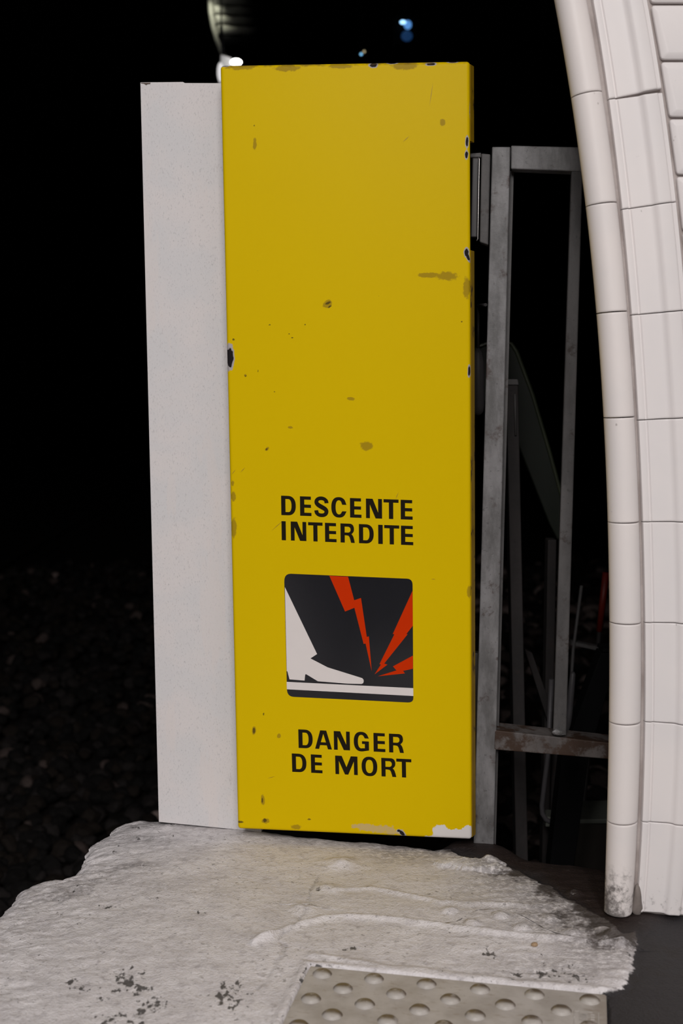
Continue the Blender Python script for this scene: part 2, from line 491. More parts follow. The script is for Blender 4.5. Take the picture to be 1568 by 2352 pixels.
br = t.math('ADD', t.attr('bare'), t.math('MULTIPLY', t.math('SUBTRACT', nB, .5), 1.2))
col = t.mix(t.ramp(br, .35, .65), white, t.mix(t.attr('brown'), asp, brn))
t.bump(t.math('ADD', t.math('MULTIPLY', nB, .6), t.math('ADD', t.math('MULTIPLY', nC, .35), t.math('MULTIPLY', nD, .5))), .8, .0045)
M['floor'] = t.done(col, t.ramp(t.attr('bare'), .2, .8, .62, .55), 0, .35)
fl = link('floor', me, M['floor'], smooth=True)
tag(fl, kind='structure')

# ------------------------------------------------------------------ tiled portal wall on the right
YW = 1.843
def W(px, py):
    P = at(px, py, YW); return P[0], P[2]
bn_l = [(1272, 0), (1312, 225), (1345, 475), (1368, 720), (1386, 960), (1396.5, 1198), (1399, 1428), (1397.5, 1656), (1393.5, 1885), (1387, 2097)]
bn_r = [(1345, 0), (1383, 213), (1415.5, 467), (1438, 715), (1455.5, 957), (1467.5, 1197), (1471.5, 1428), (1468.5, 1655), (1463.5, 1882), (1450, 2092)]
mo_l = [(1358, 0), (1397, 230), (1424.5, 482), (1448, 724), (1462.5, 965), (1473, 1198), (1479, 1429), (1479.5, 1656), (1470, 1885), (1459.5, 2096)]
mo_r = [(1482, 0), (1519, 206), (1548, 465), (1573, 713), (1590, 958), (1600, 1197), (1604, 1430), (1601, 1663), (1590, 1892), (1566, 2110)]
def curve(pts):
    a = np.array([W(*p) for p in pts])
    c = np.polyfit(a[:, 1], a[:, 0], 4 if True else 3)
    c3 = np.polyfit(a[:5, 1], a[:5, 0], 2)
    zt = a[0, 1]
    f = lambda z: np.polyval(c, z) if z < zt - 0.0 else np.polyval(c3, z) + (np.polyval(c, zt) - np.polyval(c3, zt))
    return f, a[:, 1]
fBL, zBL = curve(bn_l); fBR, zBR = curve(bn_r); fML, zML = curve(mo_l); fMR, zMR = curve(mo_r)
STEP = 0.162
def joints(zs, up):          # joints from the top downwards, going on above the frame; the first listed value is only the frame's edge
    z = list(zs[1:])
    return [z[0] + STEP * up * k for k in (3, 2, 1)] + z
jBL, jBR, jML, jMR = joints(zBL, 1.0), joints(zBR, 1.02), joints(zML, 1.0), joints(zMR, 1.03)
jBL[-1] = jBR[-1] = 0.0035; jML[-1] = 0.0035; jMR[-1] = 0.0

# backing of the wall, mortar coloured, with the arch of the tunnel portal cut out
def cen(z): return (fBL(z) + fBR(z)) / 2 + 0.004
ring_in, ring_out = [], []
for z in np.linspace(-0.03, 1.85, 40):
    ring_in.append((cen(z), z)); ring_out.append((2.4, z))
xc, zc0 = cen(1.85), 1.85
A_EL = 3.0
for k in range(1, 25):
    a = math.pi * k / 24
    xx = xc - A_EL * (1 - math.cos(a)); zz = zc0 + 2.2 * math.sin(a)
    ring_in.append((xx, zz))
    ring_out.append((2.4 - (2.4 + 8.0) * k / 24, 4.6))
for z in np.linspace(1.7, -1.0, 8):
    ring_in.append((xc - 2 * A_EL, z)); ring_out.append((-8.0, z))
v, f = [], []
n = len(ring_in)
for dy in (0.004, 0.085):
    v += [(x, YW + dy, z) for x, z in ring_in] + [(x, YW + dy, z) for x, z in ring_out]
for i in range(n - 1):
    f.append([i, i + 1, n + i + 1, n + i])
    f.append([2 * n + i, 3 * n + i, 3 * n + i + 1, 2 * n + i + 1])
    f.append([i, 2 * n + i, 2 * n + i + 1, i + 1])
me = mesh('wall_right', v, f)
bm = bmesh.new(); bm.from_mesh(me); bmesh.ops.recalc_face_normals(bm, faces=bm.faces); bm.to_mesh(me); bm.free()
wall = link('wall_right', me, M['grout'])
tag(wall, kind='structure')

def ribbon(name, fl_, fr_, zl, zr, prof, mat, closed, nt=10, endr=0.0012):
    """tile swept down the wall: prof = [(fraction across, depth towards the camera)]"""
    v, f = [], []
    np_ = len(prof)
    L = abs(zl[0] - zl[1])
    ts = [0, endr / L, 2.2 * endr / L] + list(np.linspace(0, 1, nt)[1:-1]) + [1 - 2.2 * endr / L, 1 - endr / L, 1]
    for k, tt in enumerate(ts):
        a = zl[0] + (zl[1] - zl[0]) * tt; b = zr[0] + (zr[1] - zr[0]) * tt
        po = np.array([fl_(a), a]); pi = np.array([fr_(b), b])
        sh = endr * 0.8 if k in (0, len(ts) - 1) else 0.0
        for fr, d in prof:
            P = po + (pi - po) * fr
            v.append((P[0], YW - (d - sh if d > 0.003 else d), P[1]))
    for k in range(len(ts) - 1):
        for i in range(np_ if closed else np_ - 1):
            j = (i + 1) % np_
            f.append([k * np_ + i, k * np_ + j, (k + 1) * np_ + j, (k + 1) * np_ + i])
    f.append(list(range(np_))); f.append([(len(ts) - 1) * np_ + i for i in range(np_)][::-1])
    me = mesh(name, v, f)
    bm = bmesh.new(); bm.from_mesh(me); bmesh.ops.recalc_face_normals(bm, faces=bm.faces); bm.to_mesh(me); bm.free()
    o = link(name, me, mat, wall)
    for p in me.polygons: p.use_smooth = len(p.vertices) == 4
    me.set_sharp_from_angle(angle=math.radians(38))
    return o
# round roll: a full tube, slightly flattened
roll = []
for k in range(22):
    a = 2 * math.pi * k / 22
    roll.append((0.5 - 0.5 * math.cos(a), 0.025 * math.sin(a) if math.sin(a) > 0 else 0.018 * math.sin(a)))
mould = [(0.0, -0.004), (0.0, 0.003), (0.012, 0.0056), (0.10, 0.0064), (0.125, 0.0056), (0.138, 0.0014), (0.160, 0.0014), (0.185, 0.0034), (0.40, 0.0042),
         (0.52, 0.0045), (0.57, 0.0055), (0.605, 0.0085), (0.64, 0.0112), (0.68, 0.0122), (0.87, 0.0124), (0.895, 0.0112), (0.91, 0.0086), (0.925, 0.0080), (0.985, 0.0080), (1.0, 0.006), (1.0, -0.004)]
for k in range(len(jBL) - 1):
    g = [0.0007, 0.0012, 0.0006, 0.0010][k % 4]
    j1 = random.uniform(-.0004, .0004)
    ribbon('bullnose_tile', fBL, fBR, (jBL[k] - g, jBL[k + 1] + g + j1), (jBR[k] - g, jBR[k + 1] + g - j1), roll, M['tile2'], True)
for k in range(len(jML) - 1):
    g = 0.0007; wid = 0.006 if k == 3 else 0.0009
    ribbon('moulding_tile', fML, fMR, (jML[k] - g, jML[k + 1] + g), (jMR[k] - wid, jMR[k + 1] + g), mould, M['tile'], False)

bmm = bmesh.new(); bmesh.ops.create_icosphere(bmm, subdivisions=3, radius=1.0)
mx_, mz_ = W(1462, 2062)
for vv in bmm.verts:
    k_ = 1 + .35 * (float(fbm(np.array(vv.co.x * 2 + 5), np.array(vv.co.z * 2 + vv.co.y), 3)) - .5)
    wd = .0065 + .006 * max(0, -vv.co.z)
    vv.co = Vector((mx_ + vv.co.x * wd * k_, YW - .004 - vv.co.y * .007 * k_, mz_ - .002 + vv.co.z * .026 * k_))
me = bpy.data.meshes.new('mortar_lump'); bmm.to_mesh(me); bmm.free()
link('mortar_lump', me, plain('dirty_mortar', (.20, .17, .155), .9, scale=120), wall, smooth=True)

# flat field tiles, each cut to the moulding on its left
zrow = [W(1530, y)[1] for y in (11, 141, 272, 404, 533)]
dz = (zrow[0] - zrow[-1]) / 4
zj = [zrow[0] + dz * k for k in (5, 4, 3, 2, 1)] + zrow + [zrow[-1] - dz * k for k in range(1, 14)]
xj0 = W(1515, 4)[0]
TW = 2 * dz
def flat_tile(x0t, x0b, x1, z1, z0):
    g = 0.0022
    rc = 0.005
    def ringpts(ins):
        pts = []
        a, b, c, d = (x0b + ins, z0 + ins), (x1 - ins, z0 + ins), (x1 - ins, z1 - ins), (x0t + ins, z1 - ins)
        r = max(rc - ins * .3, 0.0015)
        quad = [a, b, c, d]
        for i in range(4):
            P = np.array(quad[i]); A = np.array(quad[i - 1]); B = np.array(quad[(i + 1) % 4])
            u = (A - P) / np.linalg.norm(A - P); w = (B - P) / np.linalg.norm(B - P)
            s, e = P + u * r, P + w * r
            for tt in (0, .33, .67, 1):
                pts.append((1 - tt) ** 2 * s + 2 * tt * (1 - tt) * P + tt * tt * e)
        return pts
    R = [(ringpts(g), -0.003), (ringpts(g), 0.0035), (ringpts(g + .001), 0.0045), (ringpts(g + .008), 0.0072), (ringpts(g + .0095), 0.0074)]
    v, f = [], []
    for pts, d in R:
        v += [(p[0], YW - d, p[1]) for p in pts]
    m = 16
    for k in range(len(R) - 1):
        for i in range(m):
            j = (i + 1) % m
            f.append([k * m + i, k * m + j, (k + 1) * m + j, (k + 1) * m + i])
    f.append([(len(R) - 1) * m + i for i in range(m)])
    me = mesh('wall_tile', v, f)
    bm = bmesh.new(); bm.from_mesh(me); bmesh.ops.recalc_face_normals(bm, faces=bm.faces); bm.to_mesh(me); bm.free()
    link('wall_tile', me, M['tile'], wall, smooth=True)
    me.set_sharp_from_angle(angle=math.radians(50))
for r in range(len(zj) - 1):
    z1, z0 = zj[r], zj[r + 1]
    if z0 < -0.01: continue
    xa, xb = fMR(z1) + 0.004, fMR(z0) + 0.004
    ph = xj0 + (0 if r % 2 == 0 else TW / 2)
    x = ph
    while x < max(xa, xb) + 0.03: x += TW
    left_t, left_b = xa, xb
    if x - max(xa, xb) > TW * 1.02:
        pass
    for c in range(4):
        flat_tile(left_t, left_b, x, z1, z0)
        left_t = left_b = x; x += TW

# ------------------------------------------------------------------ tunnel and station shell (mostly out of view, it shades and bounces)
def lining(name, y0, y1, x0, x1, zb, zs, zc, mat, ny=2, cap0=False, cap1=False):
    prof = [(x1, zb), (x1, zs)]
    mx, rx = (x0 + x1) / 2, (x1 - x0) / 2
    for k in range(1, 32):
        a = math.pi * k / 32
        prof.append((mx + rx * math.cos(a), zs + (zc - zs) * math.sin(a)))
    prof += [(x0, zs), (x0, zb)]
    n = len(prof)
    v = []; f = []
    for y in np.linspace(y0, y1, ny):
        v += [(x, y, z) for x, z in prof]
    for k in range(ny - 1):
        for i in range(n - 1):
            f.append([k * n + i, k * n + i + 1, (k + 1) * n + i + 1, (k + 1) * n + i])
    if cap0: f.append(list(range(n)))
    if cap1: f.append([(ny - 1) * n + i for i in range(n)])
    o = link(name, mesh(name, v, f), mat)
    return tag(o, kind='structure')
lining('tunnel_lining', YW + 0.07, 46, -6.2, 3.2, -1.1, 1.8, 4.3, M['tunnel'], cap1=True)
lining('ceiling', -9.0, YW + 0.03, -8.0, 2.4, -1.1, 2.2, 4.55, M['vault'], cap0=True)
tag(link('track_bed', mesh('track_bed', [(-8, -9, -1.0), (3.2, -9, -1.0), (3.2, 46, -1.0), (-8, 46, -1.0)], [(0, 1, 2, 3)]), M['soot']), kind='structure')

# =================================================================== THINGS
# ------------------------------------------------------------------ yellow warning sign
Pbl, Pbr = at(546, 1905, 2.150), at(1083, 1928, 2.107)
nrm = np.cross([0, 0, 1.0], (Pbr - Pbl) * np.array([1, 1, 0])); nrm /= np.linalg.norm(nrm)
S = lambda px, py: onp(px, py, Pbl, nrm)
cTL, cTR, cBR, cBL = S(505, 149), S(1079, 141), S(1083, 1928), S(546, 1905)
uax = (cTR - cTL) + (cBR - cBL); uax /= np.linalg.norm(uax)
vax = (cTL - cBL) + (cTR - cBR); vax -= uax * np.dot(vax, uax); vax /= np.linalg.norm(vax)
org = (cBL + cBR) / 2
SW = float(np.dot((cTR - cTL + cBR - cBL) / 2, uax)); SH = float(np.dot((cTL - cBL + cTR - cBR) / 2, vax))
bax = np.cross(vax, uax) * -1.0
if bax[1] < 0: bax = -bax
Msign = Matrix(((uax[0], bax[0], vax[0], org[0]), (uax[1], bax[1], vax[1], org[1]), (uax[2], bax[2], vax[2], org[2]), (0, 0, 0, 1)))
sign = empty('warning_sign', (0, 0, 0), 'tall yellow enamel danger sign with black lettering and a boot pictogram', 'sign')
sign.matrix_world = Msign
SHEAR = 0.0
def SL(px, py):                        # photograph point -> sign's own (across, up) in metres
    d = S(px, py) - org
    return np.array([np.dot(d, uax), np.dot(d, vax)])

SHEAR = float(((SL(505, 149) - SL(546, 1905))[0] + (SL(1079, 141) - SL(1083, 1928))[0]) / 2 / SH)   # the plate sits slightly out of square
t = NT('yellow_enamel')
oc = t.coord('Object')
nz = t.noise(oc, 110, 4, .6); nzf = t.noise(oc, 420, 3, .6); nl = t.noise(oc, 6, 3)
SIGN_FIELDS = []
def marks(lst):
    nm = 'mark_%d' % len(SIGN_FIELDS)
    SIGN_FIELDS.append((nm, lst))
    return t.attr(nm)
wobble = t.math('MULTIPLY', t.math('SUBTRACT', nz, .5), 1.5)
wob2 = t.math('MULTIPLY', t.math('SUBTRACT', nzf, .5), 1.2)
yel = t.mix(nl, (0.66, 0.455, 0.0012), (0.68, 0.475, 0.0012))
# brown smudges and thin worn enamel
sm = marks([(1026, 634, 24, 10), (978, 632, 16, 6), (990, 632, 12, 6), (1016, 281, 6, 8), (1072, 660, 9, 24), (555, 152, 36, 8), (780, 152, 26, 6), (930, 150, 30, 10), (660, 156, 26, 8),
            (752, 698, 10, 9, 30), (537, 1212, 7, 24), (536, 1140, 6, 12), (534, 1110, 4, 7), (613, 1031, 6, 4, 40), (667, 982, 7, 3), (806, 916, 9, 4),
            (585, 330, 4, 14), (583, 1678, 5, 12), (603, 1838, 5, 14), (610, 1886, 10, 6), (680, 1900, 12, 6), (710, 1882, 5, 3), (660, 1520, 2, 6), (1078, 1360, 6, 14), (842, 1024, 14, 10), (563, 862, 3, 3), (640, 1690, 5, 6)])
sm = t.ramp(t.math('ADD', sm, wobble), 1.15, .75)
sm = t.math('MULTIPLY', sm, .60)
col = t.mix(sm, yel, (0.20, 0.115, 0.015))
blk = marks([(583, 1678, 3, 8), (602, 1838, 2, 8), (608, 1884, 5, 5), (753, 696, 7, 3, 25), (757, 704, 5, 2, 25), (619, 746, 3, 2), (700, 746, 2.2, 2.2), (671, 776, 3, 2), (664, 767, 2, 2),
             (536, 780, 3, 3), (564, 864, 3, 2), (1060, 739, 2.5, 2), (583, 288, 2.5, 2), (605, 1640, 2, 4), (630, 900, 2, 2), (920, 1720, 2, 3), (710, 1881, 6, 1.5), (612, 1032, 3.5, 2, 40), (527, 1885, 2, 20), (552, 1888, 8, 3), (592, 852, 1.5, 3)])
blk = t.ramp(t.math('ADD', blk, t.math('MULTIPLY', wob2, .8)), 1.1, .8)
col = t.mix(t.math('MULTIPLY', blk, .8), col, (0.05, 0.035, 0.012))
# pale repainted patches along the bottom
wh = marks([(1046, 1920, 46, 16), (1074, 1912, 14, 17), (1012, 1910, 18, 16), (1040, 1926, 60, 8)])
wh = t.ramp(t.math('ADD', wh, t.math('MULTIPLY', wobble, .8)), 1.06, .98)
pb = marks([(870, 1904, 58, 10), (835, 1898, 36, 8), (905, 1912, 22, 7)])
pb = t.ramp(t.math('ADD', pb, t.math('MULTIPLY', wobble, 1.5)), .95, .65)
col = t.mix(t.math('MULTIPLY', pb, .72), col, (0.50, 0.38, 0.22))
col = t.mix(wh, col, (0.66, 0.63, 0.62))
# chips down to the steel, rimmed with the white ground coat
ch = marks([(527, 820, 11, 30), (857, 149, 10, 7), (989, 147, 12, 4), (1072, 326, 4, 14), (1071, 355, 4, 10), (1071, 580, 6, 11), (1077, 853, 3.5, 14), (1074, 590, 4, 12, 20), (515, 149, 14, 4), (538, 146, 36, 4),
            (923, 1914, 10, 6, -40), (915, 1908, 6, 4), (900, 144, 14, 3), (1040, 142, 12, 2.5), (690, 143, 30, 3), (1081, 250, 3, 22)])
chn = t.math('ADD', ch, t.math('MULTIPLY', wobble, .55))
rim = t.ramp(chn, 1.12, 1.0)
core = t.ramp(chn, .78, .68)
col = t.mix(rim, col, (0.40, 0.37, 0.37))
col = t.mix(core, col, (0.018, 0.015, 0.016))
# dirty seam just below the top fold
sepx = t.n.new('ShaderNodeSeparateXYZ'); t.L(oc, sepx.inputs[0])
ed = t.math('ADD', sepx.outputs[2], t.math('MULTIPLY', t.math('SUBTRACT', nz, .5), .010))
seam = t.ramp(ed, SH - 0.006, SH - 0.001)
seam = t.math('MULTIPLY', seam, t.ramp(t.noise(oc, 30, 4), .42, .6))
col = t.mix(t.math('MULTIPLY', seam, .7), col, (0.14, 0.085, 0.03))
sp = t.ramp(t.noise(oc, 190, 2, .5), .785, .80)
col = t.mix(t.math('MULTIPLY', sp, .55), col, (0.13, 0.08, 0.02))
t.bump(t.noise(oc, 70, 3), .05, .002)
M['yellow'] = t.done(col, t.math('ADD', .34, t.math('MULTIPLY', core, .4)), 0, .035)

t = NT('shaded_yellow_flange')  # darker copy of the sign yellow, side-face shade put into the colour
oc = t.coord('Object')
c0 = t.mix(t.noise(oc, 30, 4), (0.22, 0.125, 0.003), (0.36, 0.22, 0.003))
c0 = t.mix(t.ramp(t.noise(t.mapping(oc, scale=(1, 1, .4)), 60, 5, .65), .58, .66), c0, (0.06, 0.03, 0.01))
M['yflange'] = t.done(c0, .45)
M['ink'] = plain('black_enamel_print', (0.010, 0.007, 0.003), .35, 0, .2, 200, .12)
M['inkblue'] = plain('black_enamel_picture', (0.007, 0.007, 0.010), .16, 0, .2, 60, .4)
M['pwhite'] = plain('white_enamel_print', (0.72, 0.67, 0.655), .35, 0, .03, 40)
M['pred'] = plain('red_enamel_print', (0.56, 0.030, 0.001), .35, 0, .03, 40, .05)

DEP = 0.024
R_ = 0.0055
edge_s = [R_ * (1 - math.cos(math.radians(x))) for x in (0, 15, 30, 45, 60, 75, 90)]
def axis(Lg, step):
    mid = np.linspace(R_, Lg - R_, int(Lg / step))
    return np.concatenate([edge_s[:-1], mid, [Lg - e for e in edge_s[:-1]][::-1]])
gx, gzv = axis(SW, .0021), axis(SH, .0021)
GX, GZ = np.meshgrid(gx, gzv)
A_ = np.maximum(0, R_ - np.minimum(GX, SW - GX)); B_ = np.maximum(0, R_ - np.minimum(GZ, SH - GZ))
rr = np.hypot(A_, B_)
kk = np.where(rr > R_, R_ / np.maximum(rr, 1e-9), 1.0)
A2, B2 = A_ * kk, B_ * kk
GX2 = np.where(GX < SW / 2, GX + (A_ - A2), GX - (A_ - A2)); GZ2 = np.where(GZ < SH / 2, GZ + (B_ - B2), GZ - (B_ - B2))
GY = R_ - np.sqrt(np.maximum(0, R_ ** 2 - np.minimum(rr, R_) ** 2))
U_, W_ = GX2 - SW / 2 + SHEAR * GZ2, GZ2
SV = np.stack([U_, GY, W_], -1).reshape(-1, 3)
nzr, nxr = GX.shape
ii, jj = np.meshgrid(np.arange(nzr - 1), np.arange(nxr - 1), indexing='ij')
SF = np.stack([ii * nxr + jj, ii * nxr + jj + 1, (ii + 1) * nxr + jj + 1, (ii + 1) * nxr + jj], -1).reshape(-1, 4).tolist()
loop_ = [j for j in range(nxr)] + [i * nxr + nxr - 1 for i in range(1, nzr)] + [(nzr - 1) * nxr + j for j in range(nxr - 2, -1, -1)] + [i * nxr for i in range(nzr - 2, 0, -1)]
n0 = len(SV); bk = SV[loop_].copy(); bk[:, 1] = DEP
SV = np.vstack([SV, bk])
m_ = len(loop_)
for i in range(m_):
    SF.append([loop_[i], n0 + i, n0 + (i + 1) % m_, loop_[(i + 1) % m_]])
SF.append([n0 + i for i in range(m_)])
me = bpy.data.meshes.new('panel')
me.from_pydata(SV.tolist(), [], SF); me.update()
kpx = 1 / 1305.0
for nm, lst in SIGN_FIELDS:
    d = np.full(len(SV), 9.0)
    for m in lst:
        px, py, rx, ry = m[:4]; rot = math.radians(m[4] if len(m) > 4 else 0)
        c = SL(px, py)
        dx, dz = SV[:, 0] - c[0], SV[:, 2] - c[1]
        a1, b1 = dx * math.cos(rot) + dz * math.sin(rot), -dx * math.sin(rot) + dz * math.cos(rot)
        d = np.minimum(d, np.hypot(a1 / (rx * kpx), b1 / (ry * kpx)))
    at_ = me.attributes.new(nm, 'FLOAT', 'POINT')
    at_.data.foreach_set('value', np.minimum(d, 9).astype(np.float32))
pan = link('panel', me, M['yellow'], sign, smooth=True)
me.set_sharp_from_angle(angle=math.radians(40))
# flared fold-back along the right side, broken where the hinge sits
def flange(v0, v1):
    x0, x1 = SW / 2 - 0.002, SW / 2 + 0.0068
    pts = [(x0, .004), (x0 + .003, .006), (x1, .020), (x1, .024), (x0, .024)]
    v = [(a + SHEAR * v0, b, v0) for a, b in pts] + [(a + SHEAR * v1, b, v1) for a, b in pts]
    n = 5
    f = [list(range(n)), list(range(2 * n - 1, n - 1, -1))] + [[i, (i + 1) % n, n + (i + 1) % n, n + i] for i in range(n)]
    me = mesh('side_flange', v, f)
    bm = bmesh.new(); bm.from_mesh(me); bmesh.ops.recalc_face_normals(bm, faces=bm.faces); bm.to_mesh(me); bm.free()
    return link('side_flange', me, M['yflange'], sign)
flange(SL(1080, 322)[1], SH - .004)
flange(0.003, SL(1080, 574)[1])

def flat(name, polys, y, mat, parent=sign, label=None):
    loops = [[Vector((p[0], p[1], 0)) for p in pl] for pl in polys]
    tris = tessellate_polygon(loops)
    v = [(p[0], y, p[1]) for pl in polys for p in pl]
    f = []
    for a, b, c in tris:
        A, B, C = (np.array(v[i])[[0, 2]] for i in (a, b, c))
        s = (B[0] - A[0]) * (C[1] - A[1]) - (B[1] - A[1]) * (C[0] - A[0])
        f.append((a, b, c) if s > 0 else (a, c, b))
    me = mesh(name, v, f)
    o = link(name, me, mat, parent)
    if label: o['label'] = label
    return o
FY = -0.00035
CP = lambda x, y: SL(630 + x / 4.6118, 1300 + y / 4.6118)
def arc_corner(p0, c, p1, n=6):
    return [tuple((1 - s) ** 2 * np.array(p0) + 2 * s * (1 - s) * np.array(c) + s * s * np.array(p1)) for s in np.linspace(0, 1, n)]
sq = (arc_corner((105, 168), (101, 80), (175, 82)) + arc_corner((1405, 134), (1462, 137), (1463, 200))
      + arc_corner((1471, 1400), (1470, 1447), (1410, 1445)) + arc_corner((205, 1386), (136, 1382), (133, 1310)))
flat('pictogram_ground', [[CP(*p) for p in sq]], FY, M['inkblue'], label='black rounded square behind the boot')
leg = [(111, 222), (452, 932), (382, 978), (565, 1073), (905, 1179), (930, 1187), (943, 1202), (946, 1220), (940, 1240), (922, 1249), (770, 1245), (460, 1220), (340, 1147), (328, 1146), (325, 1160), (320, 1213), (160, 1200), (139, 1118), (131, 1111)]
flat('boot_shape', [[CP(*p) for p in leg]], FY * 2, M['pwhite'], label='white trouser leg and shoe')
flat('platform_line', [[CP(*p) for p in [(130, 1226), (1470, 1293), (1471, 1376), (132, 1305)]]], FY * 2, M['pwhite'], label='white stripe under the shoe')
for nm, b in (('tall red lightning bolt', [(582, 103), (780, 113), (845, 362), (917, 338), (978, 750), (1000, 745), (1030, 1112), (965, 820), (945, 825), (847, 442), (748, 482)]),
              ('red lightning bolt at the right edge', [(1462, 262), (1466, 632), (1397, 720), (1411, 722), (1162, 1033), (1198, 1043), (1060, 1147), (1128, 1043), (1113, 1038), (1270, 722), (1253, 720)]),
              ('small low red lightning bolt', [(1467, 948), (1467, 1087), (1362, 1110), (1382, 1137), (1095, 1167), (1292, 1105), (1255, 1062)])):
    flat('lightning_bolt', [[CP(*p) for p in b]], FY * 2, M['pred'], label=nm)

# thin scratches in the enamel
M['scratch'] = plain('scratched_enamel', (0.26, 0.155, 0.012), .5)
for (x0, y0), (x1, y1) in (((622, 1220), (652, 1194)), ((908, 1147), (915, 1130)), ((990, 1330), (1000, 1330.5)), ((614, 1788), (632, 1783)), ((552, 1085), (563, 1073)), ((986, 244), (994, 190)), ((925, 326), (940, 312)), ((532, 1090), (541, 1078))):
    a_, b_ = SL(x0, y0), SL(x1, y1)
    n_ = np.array([-(b_ - a_)[1], (b_ - a_)[0]]); n_ = n_ / np.linalg.norm(n_) * .0004
    mid_ = (a_ + b_) / 2
    flat('scratch', [[a_, mid_ - n_, b_, mid_ + n_]], FY, M['scratch'])

# lettering: outlines drawn in a box of height 1, width 1
def ell(cx, cy, a, b, a0, a1, n=28, e=2.35):
    out = []
    for s in np.linspace(a0, a1, n):
        c, q = math.cos(math.radians(s)), math.sin(math.radians(s))
        out.append((cx + a * math.copysign(abs(c) ** (2 / e), c), cy + b * math.copysign(abs(q) ** (2 / e), q)))
    return out
def stroke(cl, w):
    cl = [np.array(p, float) for p in cl]
    L_, R_ = [], []
    for i, p in enumerate(cl):
        tt = cl[min(i + 1, len(cl) - 1)] - cl[max(i - 1, 0)]
        tt /= np.linalg.norm(tt); nn = np.array([-tt[1], tt[0]])
        ww = w(i / (len(cl) - 1)) if callable(w) else w
        L_.append(tuple(p + nn * ww / 2)); R_.append(tuple(p - nn * ww / 2))
    return L_ + R_[::-1]
def glyph(ch, w):
    """w = width / height; stems .222, bars .165 of the height; returned in height units"""
    st, br = 0.222, 0.163
    if ch == 'I': return [[(0, 0), (w, 0), (w, 1), (0, 1)]]
    if ch == 'T': return [[(w / 2 - st / 2, 0), (w / 2 + st / 2, 0), (w / 2 + st / 2, 1 - br), (w, 1 - br), (w, 1), (0, 1), (0, 1 - br), (w / 2 - st / 2, 1 - br)]]
    if ch == 'E': return [[(0, 0), (w, 0), (w, br), (st, br), (st, .42), (w * .965, .42), (w * .965, .42 + br), (st, .42 + br), (st, 1 - br), (w * .965, 1 - br), (w * .965, 1), (0, 1)]]
    if ch == 'N': return [[(0, 0), (.2, 0), (.2, .70), (w - .335, 0), (w, 0), (w, 1), (w - .2, 1), (w - .2, .30), (.345, 1), (0, 1)]]
    if ch == 'M': return [[(0, 0), (.2, 0), (.2, .72), (w / 2 - .09, 0), (w / 2 + .09, 0), (w - .2, .72), (w - .2, 0), (w, 0), (w, 1), (w - .36, 1), (w / 2, .40), (.36, 1), (0, 1)]]
    if ch == 'A': return [[(0, 0), (.215, 0), (.275, .21), (w - .275, .21), (w - .215, 0), (w, 0), (w / 2 + .165, 1), (w / 2 - .165, 1)],
                          [(.315, .365), (w / 2, .82), (w - .315, .365)]]
    if ch == 'D': return [[(0, 0), (w * .45, 0)] + ell(w * .45, .5, w * .55, .5, -90, 90)[1:-1] + [(w * .45, 1), (0, 1)],
                          [(st, br), (st, 1 - br), (w * .48, 1 - br)] + ell(w * .48, .5, w * .52 - st, .5 - br, 90, -90, 20)[1:-1] + [(w * .48, br)]]
    if ch == 'O': return [ell(w / 2, .5, w / 2, .525, 0, 352, 44), ell(w / 2, .5, w / 2 - st, .525 - br, 0, 350, 36)]
    if ch == 'C':
        o = ell(w / 2, .5, w / 2, .525, 32, 328, 40); i = ell(w / 2, .5, w / 2 - st, .525 - br, 322, 38, 34)
        o[0] = (w, .64); o[-1] = (w, .305); i[0] = (w - st, .305); i[-1] = (w - st, .64)
        return [o + i]
    if ch == 'G':
        o = ell(w / 2, .5, w / 2, .525, 32, 285, 36); i = ell(w / 2, .5, w / 2 - st, .525 - br, 285, 38, 30)
        o[0] = (w, .68); i[-1] = (w - st, .68)
        return [o + [(w, .045), (w, .525), (w * .54, .525), (w * .54, .38), (w - st, .38), (w - st, .15)] + i]
    if ch == 'R':
        hole = [(st, .53), (st, 1 - br), (w * .5, 1 - br)] + ell(w * .5, .685, w * .21, .155, 90, -90, 14)[1:-1] + [(w * .5, .53)]
        out = [(0, 0), (st, 0), (st, .385), (w * .42, .385)] + [(w * .56, .365), (w * .635, .29), (w * .70, .12), (w * .735, 0)]
        out += [(w, 0), (w * .965, .15), (w * .90, .32), (w * .83, .41), (w * .77, .45)]
        out += [(w * .86, .52), (w * .93, .60), (w * .955, .70), (w * .945, .80), (w * .90, .90), (w * .82, .965), (w * .70, 1.0), (0, 1)]
        return [out, hole]
    if ch == 'S':
        pts = [(.10, .31), (.115, .19), (.19, .10), (.32, .058), (.47, .058), (.60, .075)]
        k = .655
        c = [(w - .105, .69), (w - .115, .80), (w - .20, .90), (w * .52, .943), (w * .33, .925), (.135, .85), (.10, .74), (.14, .635), (w * .36, .545),
             (w * .60, .455), (w - .14, .37), (w - .10, .25), (w - .15, .13), (w * .66, .065), (w * .45, .055), (.19, .09), (.115, .19), (.10, .31)]
        # smooth the centre line
        c = np.array(c); tt = np.arange(len(c)); fine = np.linspace(0, len(c) - 1, 70)
        xs = np.interp(fine, tt, c[:, 0]); ys = np.interp(fine, tt, c[:, 1])
        ker = np.array([1, 2, 3, 2, 1]) / 9
        for _ in range(2):
            xs[2:-2] = np.convolve(xs, ker, 'valid'); ys[2:-2] = np.convolve(ys, ker, 'valid')
        return [stroke(list(zip(xs, ys)), lambda s: .185 + .045 * math.exp(-((s - .5) / .16) ** 2) + .02 * (abs(s - .5) > .42))]
    return []
